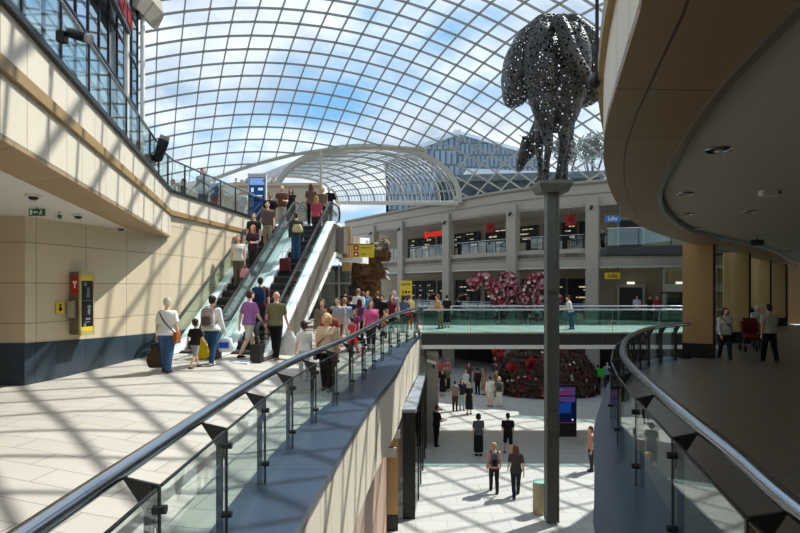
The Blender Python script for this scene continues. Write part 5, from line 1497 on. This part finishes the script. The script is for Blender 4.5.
# --- sunlit left walkway
a = P('person in white top and wide blue jeans walking away beside the cream wall', 167, 12.4, face=-6, H=1.66, pose='bagl', sex='f', hair=(196, 186, 168), style='short', top=W_, bottom=DEN, shoes=(70, 52, 40), loose=1.2, detail=2)
carried(a, -1, 'big brown carrier bag in the left hand of the woman in wide jeans', .38, .20, .46, cloth((74, 58, 44)), drop=.12, top=.22)
crossbag(a, 'tan leather shoulder bag on the hip of the woman in wide jeans', cloth((150, 88, 48)), 1, 1.66, .22, .26)
P('child in black t-shirt and grey shorts walking towards the escalators', 195, 12.8, face=-20, H=1.14, pose='walk', child=True, hair=(48, 34, 28), top=(34, 30, 34), legs='shorts', bottom=(150, 152, 156), shoes=(60, 60, 62), detail=2)
a = P('person in white blouse and blue jeans wearing a patterned backpack', 212, 13.3, face=-10, H=1.66, pose='step', sex='f', hair=(44, 30, 26), style='bun', top=W_, sleeve='long', bottom=(44, 76, 108), shoes=(225, 225, 225), loose=1.1, detail=2)
backpack(a, 'black and white patterned backpack on the woman in the white blouse', mat('patterned canvas', (168, 150, 146), .8, var=.9, scale=9), cloth((96, 84, 86)), w=.32)
t = carried(a, 1, 'white carrier bag with a blue patch held by the woman with the patterned backpack', .34, .16, .34, cloth((226, 230, 232)), drop=.1, top=.8)
g = MB(); g.box((-.03, -.098, -.24), (.22, .012, .14)); g.box((-.03, .098, -.24), (.22, .012, .14)); g.build('printed_patch', cloth((44, 88, 190)), t)
carried(a, -1, 'bright yellow carrier bag held by the woman with the patterned backpack', .30, .16, .42, cloth((228, 196, 30)), drop=.1, top=.85)
P('person in purple t-shirt and pale beige shorts striding towards the escalator', 249, 14.5, face=-38, H=1.80, pose='walk', hair=(66, 42, 32), top=(160, 108, 168), legs='shorts', bottom=(206, 196, 178), shoes=BLK, detail=2)
a = P('person with shaved grey head in olive t-shirt and black trousers', 276, 14.7, face=-8, H=1.80, pose='step', style='bald', top=(124, 116, 84), bottom=BLK, shoes=(120, 104, 88), detail=2, skin_='pink')
t = carried(a, 1, 'white garment bag hanging from the right hand of the man in the olive t-shirt', .44, .2, .62, cloth((222, 220, 214)), drop=.06, top=.5, kind='garment_bag')
q = Vector((at(266.5, 15.7), 15.7, .43 + .55))
a = person('person with dark hair at the foot of the right escalator wearing a blue backpack', None, 15.9, esc_pt('R', .9).z, face=0, X=esc_pt('R', .9).x, H=1.66, hair=(52, 34, 28), top=(96, 40, 44), bottom=(40, 44, 60), detail=2)
backpack(a, 'dark blue backpack on the person at the foot of the right escalator', cloth((38, 62, 96)), cloth((26, 44, 72)), w=.36)
a = P('person with blonde bob in beige top walking towards the camera beside the handrail', 327, 12.2, face=172, H=1.70, pose='bagl', sex='f', hair=(214, 178, 120), style='bob', top=(212, 182, 152), bottom=BLK, shoes=BLK, skin_='pink', loose=1.14, detail=2, faced=True)
crossbag(a, 'black crossbody bag on the blonde woman beside the handrail', cloth(BLK), 1, 1.7, .26, .22)
P('child in white top with dark hair standing left of the blonde woman', 304, 13.0, face=20, H=1.34, pose='stand', sex='f', child=True, hair=(40, 30, 26), style='tail', top=W_, bottom=(190, 186, 180), shoes=(220, 220, 220), detail=2)
P('person with brown hair in taupe jacket behind the blonde woman', 322.5, 16.4, face=175, H=1.68, sex='f', hair=(96, 62, 40), style='long', top=(128, 108, 92), sleeve='long', bottom=(60, 56, 56), faced=True)
P('person with dark brown hair in rust red shirt just behind the blonde woman', 330, 15.0, face=15, H=1.66, hair=(74, 42, 30), top=(158, 74, 58), bottom=(60, 50, 48), pose='walk2')
CR = 'crowd on the left walkway'
P('person in grey t-shirt in the crowd, right of the rust red shirt', 338, 18.0, face=160, H=1.74, top=(166, 162, 160), legs='shorts', bottom=(90, 86, 70), hair=(50, 34, 26), pose='step', group=CR, faced=True)
P('person in pale blue jacket and white patterned shorts in the crowd', 344.5, 18.6, face=10, H=1.76, top=(150, 164, 176), sleeve='long', legs='shorts', bottom=(216, 214, 196), hair=(150, 120, 86), pose='walk', group=CR)
P('person in navy top and navy trousers in the crowd beside the pale blue jacket', 350.5, 19.6, face=-20, H=1.74, top=NAVY, sleeve='long', bottom=NAVY, hair=(70, 46, 36), group=CR)
P('child in purple top in the crowd', 355.5, 19.4, face=150, H=1.30, child=True, sex='f', top=(132, 62, 110), bottom=(170, 44, 58), hair=(80, 50, 36), style='long', group=CR)
P('child in red trousers in front of the navy clothed person', 352.5, 17.9, face=40, H=1.18, child=True, top=(196, 70, 74), bottom=(180, 40, 48), hair=(90, 58, 38), pose='walk', group=CR)
P('tall person in white polo shirt standing out above the crowd', 358, 22.4, face=-15, H=1.86, top=W_, bottom=(90, 96, 110), hair=(150, 112, 84), style='short', group=CR)
a = P('person in bright blue shirt at the back of the crowd beside the white polo', 363, 23.2, face=0, H=1.72, top=(66, 134, 200), bottom=(50, 54, 66), hair=(110, 80, 58), group=CR)
P('person in plum top with bare shoulders in the crowd', 359.5, 20.4, face=20, H=1.62, sex='f', top=(110, 58, 96), sleeve='none', bottom=BLK, hair=(60, 38, 30), style='long', group=CR)
P('person in bright pink top walking towards the camera behind the handrail', 371, 18.6, face=178, H=1.68, sex='f', top=(214, 96, 146), bottom=(48, 44, 54), hair=(110, 66, 42), style='long', loose=1.12, pose='step', faced=True)
P('person in black t-shirt with dark hair right of the bright pink top', 383, 23.0, face=150, H=1.70, top=BLK, bottom=(60, 52, 50), hair=(50, 34, 28), group=CR)
P('person in black jacket behind the bright pink top', 377.5, 26.0, face=30, H=1.78, top=(36, 36, 40), sleeve='long', bottom=(48, 48, 54), hair=(120, 100, 80), group=CR)
P('person in maroon top near the yellow information totem', 391.5, 25.0, face=200, H=1.68, sex='f', top=(110, 28, 44), bottom=BLK, hair=(44, 30, 26), style='long', group=CR)
P('person in orange top crouching low behind the handrail', 385.5, 22.2, face=120, H=1.12, child=True, top=(210, 140, 54), bottom=(130, 88, 60), hair=(60, 42, 32), group=CR)
P('person with a pale grey hat near the yellow information totem', 394, 27.6, face=180, H=1.84, top=(150, 150, 150), bottom=(60, 60, 64), hair=(204, 200, 192), style='bob', group=CR)
P('person in slate blue shirt leaning by the handrail corner', 403, 24.8, face=-30, H=1.66, top=(84, 96, 124), bottom=(60, 48, 48), hair=(58, 40, 32), pose='lean', group=CR)
P('person in pale yellow top beside the slate blue shirt', 409.5, 26.4, face=0, H=1.66, top=(226, 196, 130), bottom=(150, 60, 50), hair=(120, 78, 48), group=CR)
P('person in dark clothes among the crowd at the back, left of the beast legs', 345, 25.0, face=10, H=1.72, top=(52, 44, 44), bottom=BLK, hair=(70, 48, 36), group=CR)
P('person in grey cardigan at the far back of the crowd', 367.5, 27.5, face=170, H=1.70, sex='f', top=(124, 116, 112), sleeve='long', bottom=(70, 60, 60), hair=(140, 104, 70), style='bob', group=CR)
# --- escalators
def E(label, lane, s, dx=0.0, **k):
    p = esc_pt(lane, s, dx); return person(label, None, p.y, p.z, X=p.x, **k)
EL = 'people riding down the left escalator'; ER = 'people riding up the right escalator'
a = E('person in white top and khaki trousers, lowest on the left escalator', 'L', 3.2, -.1, face=185, H=1.70, sex='f', hair=(132, 88, 56), style='long', top=(214, 204, 192), sleeve='none', bottom=(104, 94, 72), group=EL, loose=1.1)
carried(a, -1, 'pink and white carrier bag held by the lowest rider on the left escalator', .32, .18, .30, cloth((226, 150, 150)), drop=.1, top=.8)
E('person with red hair in dark plum top on the left escalator', 'L', 4.0, .1, face=170, H=1.66, sex='f', hair=(176, 84, 46), style='long', top=(66, 44, 52), bottom=(50, 44, 48), group=EL, pose='hold')
E('person in dark green top on the left escalator behind the red haired rider', 'L', 4.7, -.12, face=180, H=1.70, hair=(40, 30, 26), top=(44, 46, 42), bottom=(50, 48, 44), group=EL)
E('person in grey brown shirt and beige trousers on the left escalator', 'L', 5.5, .1, face=180, H=1.76, hair=(70, 64, 60), top=(112, 92, 84), bottom=(168, 150, 124), group=EL)
E('person in black shirt and black trousers on the left escalator', 'L', 6.35, -.08, face=180, H=1.78, hair=(36, 26, 22), top=(44, 32, 34), bottom=BLK, group=EL, skin_='tan')
a = E('person in brown top and pale trousers on the left escalator', 'L', 7.1, .15, face=180, H=1.70, hair=(190, 168, 130), top=(112, 76, 54), bottom=(196, 186, 168), group=EL, pose='hold')
E('person with long dark hair and black dress, highest on the left escalator', 'L', 8.5, .1, face=185, H=1.70, sex='f', hair=(40, 28, 24), style='long', top=(30, 28, 32), sleeve='none', legs='dress', group=EL)
a = E('person in dark green coat and blue jeans riding up the right escalator', 'R', 4.7, -.05, face=0, H=1.70, hair=(70, 48, 36), top=(62, 68, 60), sleeve='long', bottom=(56, 84, 122), group=ER)
g_ = thing('sling_bag', 'pale blonde bag slung on the rider in the dark green coat', 'bag', wpos(a[0], Vector((.08, -.17, 1.25))), 0); soft_bag(g_, .34, .2, .28, cloth((206, 186, 140)), .8)
t = thing('suitcase', 'small dark red wheeled case on the right escalator', 'suitcase', esc_pt('R', 3.9, -.2), ESC_A)
g = MB(); g.box((0, 0, .28), (.34, .22, .44)); o = g.build('case', cloth((96, 44, 40)), t); bv = o.modifiers.new('b', 'BEVEL'); bv.width = .03; bv.segments = 2
g = MB(); g.tube([(-.1, 0, .5), (-.1, 0, .72), (.1, 0, .72), (.1, 0, .5)], .01, 6); g.build('handle', M['black'], t)
for sd in (-1, 1):
    g = MB(); g.tube([(sd * .13 - .015, 0, .035), (sd * .13 + .015, 0, .035)], .035, 10); g.build('wheel', M['black'], t)
E('person in pink red top near the top of the right escalator', 'R', 6.6, .2, face=-10, H=1.66, sex='f', hair=(196, 140, 84), style='long', top=(190, 74, 92), bottom=(60, 50, 56), group=ER, pose='hold')
E('person with brown hair in brown top near the top of the right escalator', 'R', 7.4, -.2, face=0, H=1.66, sex='f', hair=(92, 60, 40), style='long', top=(110, 84, 66), bottom=BLK, group=ER)
E('person with blonde hair at the top of the right escalator', 'R', 8.2, .05, face=0, H=1.66, sex='f', hair=(206, 172, 116), style='bob', top=(120, 100, 80), bottom=BLK, group=ER)
E('person with white hair in black t-shirt at the top of the right escalator', 'R', 8.6, .25, face=-15, H=1.78, hair=(210, 206, 200), top=(24, 24, 28), bottom=(50, 50, 58), group=ER, pose='rail')
# --- gallery and terrace
P('person with red brown hair standing at the upper gallery rail', 203, 19.2, GAL, face=205, H=1.62, sex='f', hair=(104, 48, 34), style='long', top=(110, 116, 118), sleeve='long', bottom=(70, 76, 86), faced=True)
P('person in pale top beside the black floodlight on the upper gallery', 173, 20.6, GAL, face=150, H=1.5, sex='f', hair=(60, 46, 40), top=(196, 206, 200), bottom=(110, 120, 120))
P('seated looking low person in black behind the upper gallery glass', 184, 19.4, GAL, face=120, H=1.25, top=(26, 28, 34), bottom=(30, 32, 36), hair=(30, 26, 24), sleeve='long', child=True)
P('person in blue grey top beside the red brown haired one upstairs', 214.5, 20.2, GAL, face=170, H=1.52, top=(84, 116, 140), bottom=(150, 110, 100), hair=(60, 50, 44))
P('person in white clothes on the upper gallery left of the blue totem', 242.5, 22.4, GAL, face=180, H=1.45, top=W_, bottom=W_, hair=(90, 70, 56))
TR = 'people behind the terrace parapet'
for px, Y, c, hc_, lb in ((236, 38, (40, 36, 40), (40, 30, 26), 'person in black leftmost behind the terrace parapet'), (241.5, 38.5, (190, 60, 56), (90, 50, 36), 'person in red behind the terrace parapet'), (247.5, 38, (60, 50, 54), (40, 28, 24), 'person with long dark hair behind the terrace parapet by the blue totem'),
                          (272.5, 38, (30, 30, 34), (30, 26, 24), 'person in black behind the terrace parapet right of the blue totem')):
    P(lb, px, Y, 7.95, face=170, H=1.72, top=c, bottom=BLK, hair=hc_, style='long' if px == 247.5 else 'short', group=TR, detail=0)
# --- bridge
P('person in orange tan top standing on the left end of the footbridge', 440, 25.6, .36, face=70, H=1.58, sex='f', top=(198, 142, 84), sleeve='long', bottom=(120, 106, 74), hair=(150, 96, 56), style='bun', pose='lean')
P('person in black top and skirt on the left end of the footbridge', 447, 26.4, .36, face=-20, H=1.56, sex='f', top=(30, 30, 32), legs='dress', hair=(40, 32, 28))
P('person in white top and blue jeans leaning on the footbridge rail beside the pole', 571, 25.2, .36, face=70, H=1.55, top=(206, 206, 202), bottom=(56, 84, 110), hair=(90, 50, 36), style='cap', pose='lean')
# --- mid level far right
FR = 'people by the lifts'
for px, Y, c, b_c, lb in ((637, 37.6, (206, 206, 214), (50, 50, 60), 'person in white top by the mid level lifts'), (650, 37.4, (60, 30, 34), BLK, 'person in dark maroon by the mid level lifts'), (657, 36.9, (150, 44, 50), BLK, 'person in red top by the mid level lifts')):
    P(lb, px, Y, 0.02, face=150, H=1.70, top=c, bottom=b_c, hair=(50, 36, 30), group=FR, detail=0)
P('person in dark clothes on the upper level beside the lift doorway', 603, 38.6, 4.62, face=120, H=1.68, top=(60, 70, 84), bottom=BLK, hair=(40, 30, 26), detail=0)
# --- shaded right arcade
a = P('person with red brown hair in white jacket walking past the tan column', 725, 17.2, 0.0, face=178, H=1.66, sex='f', hair=(92, 40, 28), style='bob', top=(206, 204, 198), sleeve='long', bottom=(40, 46, 56), shoes=(150, 130, 116), pose='step', faced=True, detail=1)
crossbag(a, 'black crossbody bag on the woman in the white jacket', cloth(BLK), -1, 1.66, .26, .22)
P('person in cream t-shirt and black trousers walking away in the right arcade', 769.5, 17.0, 0.0, face=0, H=1.78, hair=(44, 30, 24), top=(196, 190, 176), bottom=BLK, shoes=(90, 90, 90), pose='step', detail=1, loose=1.08)
P('person in blue shirt standing by the third tan column', 748, 23.5, 0.0, face=120, H=1.70, top=(44, 56, 120), sleeve='long', bottom=(36, 38, 56), hair=(50, 36, 30))
a = P('person with white hair in pale top behind the red pushchair', 757, 20.6, 0.0, face=170, H=1.62, sex='f', hair=(200, 196, 188), style='bob', top=(186, 184, 180), bottom=(60, 56, 60), pose='hold')
t = thing('pushchair', 'red and black pushchair in front of the white haired person', 'pushchair', (at(750.5, 19.7), 19.7, 0), R(160))
g = MB(); g.box((0, 0, .55), (.44, .5, .10), rot=Matrix.Rotation(R(-12), 3, 'X')); g.box((0, -.24, .78), (.44, .10, .52), rot=Matrix.Rotation(R(14), 3, 'X')); g.build('seat', cloth((130, 32, 38)), t)
g = MB()
for k in range(7):
    q = k / 6 * 1.7; g.beam((-.22, -.26 + .36 * math.sin(q), .80 + .36 * math.cos(q)), (.22, -.26 + .36 * math.sin(q), .80 + .36 * math.cos(q)), .16, .02, up=(0, math.sin(q), math.cos(q)))
g.build('hood', cloth((110, 26, 32)), t)
for sd in (-1, 1):
    g = MB(); g.tube([(sd * .24, .42, .12), (sd * .24, -.10, .55), (sd * .24, -.46, 1.02)], .014, 6); g.tube([(sd * .24, -.36, .12), (sd * .24, .08, .55)], .014, 6); g.build('frame', M['darksteel'], t)
    for y in (.42, -.36):
        g = MB(); g.tube([(sd * .25 - .03, y, .11), (sd * .25 + .03, y, .11)], .11, 16); g.build('wheel', M['black'], t)
g = MB(); g.tube([(-.24, -.46, 1.02), (.24, -.46, 1.02)], .018, 8); g.build('handle', M['black'], t)
t = carried(a, 1, 'yellow bag hanging beside the red pushchair', .28, .14, .36, cloth((206, 170, 40)), drop=.08, top=.85)
# --- lower floor
a = P('person in pink top with blonde hair walking away on the sunlit lower floor', 494, 18.5, LOW, face=-4, H=1.66, sex='f', hair=(196, 156, 104), style='bun', top=(206, 158, 150), sleeve='long', bottom=(46, 42, 40), shoes=(50, 44, 42), pose='step', detail=2)
backpack(a, 'black and grey backpack on the pink topped person on the lower floor', cloth((96, 90, 92)), cloth((34, 32, 34)), w=.24)
P('person with long brown hair in charcoal top walking beside the pink top', 516, 18.1, LOW, face=-6, H=1.72, sex='f', hair=(110, 70, 44), style='long', top=(74, 66, 62), bottom=(36, 40, 56), shoes=(40, 36, 36), pose='walk2', detail=2)
P('person in dark grey top and long black skirt on the lower floor', 478.5, 22.5, LOW, face=10, H=1.70, sex='f', hair=(34, 26, 26), style='bob', top=(78, 80, 84), bottom=BLK, legs='skirt', pose='stand')
P('person in black t-shirt and black shorts walking away on the lower floor', 508, 22.6, LOW, face=0, H=1.74, hair=(36, 26, 24), top=(20, 20, 22), legs='shorts', bottom=(24, 24, 26), shoes=(60, 50, 46), pose='walk')
LG = 'group standing on the sunlit lower floor'
P('person in grey t-shirt and dark trousers, left of the group of three', 455, 30.6, LOW, face=0, H=1.66, top=(130, 122, 114), bottom=(60, 40, 40), hair=(60, 44, 36), group=LG)
P('person in navy top and pale blue trousers, middle of the group of three', 462, 30.8, LOW, face=190, H=1.74, sex='f', top=(34, 38, 52), bottom=(150, 178, 186), hair=(40, 30, 28), style='long', group=LG)
P('person with fair hair in long black dress, right of the group of three', 469, 29.8, LOW, face=20, H=1.70, sex='f', top=(28, 28, 32), legs='dress', hair=(190, 170, 140), style='long', group=LG)
P('person in white shirt walking behind the group of three', 466, 34.6, LOW, face=30, H=1.68, top=(214, 212, 206), bottom=(180, 176, 168), hair=(180, 160, 130))
LP_ = 'pair in white near the flower dome'
a = P('person in white shirt and white shorts, left of the pair near the flower dome', 490, 31.7, LOW, face=10, H=1.74, top=(216, 214, 206), sleeve='long', legs='shorts', bottom=(206, 200, 188), hair=(46, 34, 28), group=LP_)
a2 = P('person with blonde hair and white trousers, right of the pair near the flower dome', 499, 31.7, LOW, face=-5, H=1.70, sex='f', top=(110, 112, 112), bottom=(226, 222, 212), hair=(210, 190, 150), style='bob', group=LP_)
backpack(a2, 'grey backpack on the blonde person near the flower dome', cloth((88, 92, 92)), cloth((50, 54, 54)), w=.3)
P('person in tan dress standing against the left side of the flower dome', 484, 35.2, LOW, face=90, H=1.72, sex='f', top=(170, 130, 80), legs='dress', hair=(90, 60, 40), style='long')
P('person in dark coat at the left side of the flower dome', 477.5, 35.4, LOW, face=20, H=1.66, top=(60, 44, 40), sleeve='long', bottom=BLK, hair=(50, 34, 28))
P('person in pale top beside the flower dome roses', 496.5, 34.6, LOW, face=-60, H=1.60, sex='f', top=(150, 96, 66), bottom=(80, 70, 66), hair=(196, 160, 110), style='bob')
P('person in black dress in the shade near the grey pier', 442.5, 34.8, LOW, face=170, H=1.66, sex='f', top=(24, 24, 28), legs='dress', hair=(44, 34, 30), style='bob')
P('person in olive top and dark skirt in the shade near the grey pier', 447.5, 36.4, LOW, face=180, H=1.68, sex='f', top=(120, 110, 90), legs='skirt', bottom=(40, 38, 40), hair=(60, 44, 36))
P('person in coral pink top in the shade left of the flower dome', 440, 39.5, LOW, face=180, H=1.72, top=(206, 96, 96), bottom=(60, 44, 50), hair=(70, 44, 36))
P('person in pink and white top in the shade left of the flower dome', 447.5, 39.8, LOW, face=190, H=1.74, sex='f', top=(216, 120, 130), bottom=(60, 58, 64), hair=(140, 100, 70), style='long')
P('person in dark red top in the shade behind the group of three', 469, 37.5, LOW, face=160, H=1.72, top=(96, 66, 56), bottom=(70, 74, 60), hair=(50, 36, 30))
P('person in black standing by the glazed shopfront with folded arms', 436.5, 23.8, LOW, face=-60, H=1.76, top=(26, 26, 30), bottom=(24, 24, 28), hair=(60, 44, 36), pose='hold')
P('person in taupe shirt behind the one in black by the glazed shopfront', 433, 26.0, LOW, face=-80, H=1.72, top=(92, 80, 70), bottom=(40, 38, 40), hair=(36, 28, 26), pose='hold')
a = P('person in dark clothes by the right shops carrying a bright green box bag', 598, 36.4, LOW, face=0, H=1.74, top=(40, 44, 44), bottom=BLK, hair=(40, 30, 28), detail=0)
t = thing('delivery_bag', 'bright green square delivery bag on the back of a person by the right shops', 'bag', wpos(a[0], Vector((0, -.35, 1.25))), 0)
g = MB(); g.box((0, 0, 0), (.5, .42, .5)); o = g.build('bag_body', cloth((60, 170, 60)), t); bv = o.modifiers.new('b', 'BEVEL'); bv.width = .03
g = MB(); g.box((-.15, .24, 0), (.05, .06, .4)); g.box((.15, .24, 0), (.05, .06, .4)); g.build('strap', M['black'], t)
P('person in pale blue top by the right shops', 607, 37.6, LOW, face=180, H=1.76, top=(150, 166, 180), bottom=(54, 56, 66), hair=(60, 44, 36), detail=0)
P('person in dark red top by the right shops beside the pole', 574.5, 39.0, LOW, face=150, H=1.68, top=(120, 50, 56), bottom=(44, 40, 44), hair=(60, 44, 36), detail=0)
P('person in navy top by the right shops next to the pale blue top', 614.5, 37.0, LOW, face=150, H=1.70, top=(44, 50, 72), bottom=(40, 40, 46), hair=(40, 30, 28), detail=0)
P('person in peach top partly hidden behind the right blue grey ledge', 591, 20.6, LOW, face=90, H=1.66, top=(196, 140, 120), bottom=(60, 56, 60), hair=(70, 50, 40), detail=0)
finalize_people()

# ------------------------------------------------------------------ light
SUN_DIR = Vector((.84 * .62, .54 * .62, .784)).normalized()
sl = bpy.data.lights.new('sun', 'SUN'); sl.energy = 5.4; sl.angle = R(.53); sl.color = (1, .955, .88)
so = bpy.data.objects.new('sun', sl); C.objects.link(so); so.rotation_euler = SUN_DIR.to_track_quat('Z', 'Y').to_euler()
w = bpy.data.worlds.new('sky'); bpy.context.scene.world = w; w.use_nodes = True
t = w.node_tree; t.nodes.clear(); N = t.nodes; L = t.links
out = N.new('ShaderNodeOutputWorld'); bg = N.new('ShaderNodeBackground'); L.new(bg.outputs[0], out.inputs[0])
tc = N.new('ShaderNodeTexCoord'); sx = N.new('ShaderNodeSeparateXYZ'); L.new(tc.outputs['Generated'], sx.inputs[0])
ad = N.new('ShaderNodeMath'); ad.operation = 'ADD'; ad.inputs[1].default_value = .22; L.new(sx.outputs['Z'], ad.inputs[0])
mxm = N.new('ShaderNodeMath'); mxm.operation = 'MAXIMUM'; mxm.inputs[1].default_value = .05; L.new(ad.outputs[0], mxm.inputs[0])
dx = N.new('ShaderNodeMath'); dx.operation = 'DIVIDE'; L.new(sx.outputs['X'], dx.inputs[0]); L.new(mxm.outputs[0], dx.inputs[1])
dy = N.new('ShaderNodeMath'); dy.operation = 'DIVIDE'; L.new(sx.outputs['Y'], dy.inputs[0]); L.new(mxm.outputs[0], dy.inputs[1])
cb = N.new('ShaderNodeCombineXYZ'); L.new(dx.outputs[0], cb.inputs[0]); L.new(dy.outputs[0], cb.inputs[1]); cb.inputs[2].default_value = CLOUD_SEED
n1 = N.new('ShaderNodeTexNoise'); n1.inputs['Scale'].default_value = 1.5; n1.inputs['Detail'].default_value = 7; n1.inputs['Roughness'].default_value = .56; L.new(cb.outputs[0], n1.inputs['Vector'])
r1 = N.new('ShaderNodeValToRGB'); r1.color_ramp.elements[0].position = .33; r1.color_ramp.elements[1].position = .51; L.new(n1.outputs['Fac'], r1.inputs[0])
n2 = N.new('ShaderNodeTexNoise'); n2.inputs['Scale'].default_value = 2.6; n2.inputs['Detail'].default_value = 5; L.new(cb.outputs[0], n2.inputs['Vector'])
shade = N.new('ShaderNodeValToRGB'); shade.color_ramp.elements[0].color = lin((176, 192, 210)); shade.color_ramp.elements[1].color = lin((250, 252, 255)); shade.color_ramp.elements[0].position = .35; shade.color_ramp.elements[1].position = .62; L.new(n2.outputs['Fac'], shade.inputs[0])
gr = N.new('ShaderNodeValToRGB'); gr.color_ramp.elements[0].color = lin((140, 196, 236)); gr.color_ramp.elements[1].color = lin((112, 168, 218)); gr.color_ramp.elements[0].position = .05; gr.color_ramp.elements[1].position = .6; L.new(sx.outputs['Z'], gr.inputs[0])
mc = N.new('ShaderNodeMixRGB'); L.new(r1.outputs[0], mc.inputs[0]); L.new(gr.outputs[0], mc.inputs[1]); L.new(shade.outputs[0], mc.inputs[2])
L.new(mc.outputs[0], bg.inputs[0]); bg.inputs[1].default_value = SKY

cd = bpy.data.cameras.new('camera'); cam = bpy.data.objects.new('camera', cd); C.objects.link(cam)
cam.location = (0, 0, EYE); cam.rotation_euler = (R(90), 0, 0)
cd.sensor_width = 36; cd.lens = F / 800 * 36; cd.shift_y = 20.5 / 800; cd.clip_end = 400; cd.clip_start = .05
sc = bpy.context.scene; sc.camera = cam
sc.view_settings.view_transform = 'Standard'; sc.view_settings.look = 'None'; sc.view_settings.gamma = 1; sc.view_settings.exposure = 0.35
sc.view_settings.use_curve_mapping = False
try:
    sc.cycles.max_bounces = 10; sc.cycles.transparent_max_bounces = 24; sc.cycles.use_denoising = True; sc.cycles.sample_clamp_indirect = 6
except Exception: pass
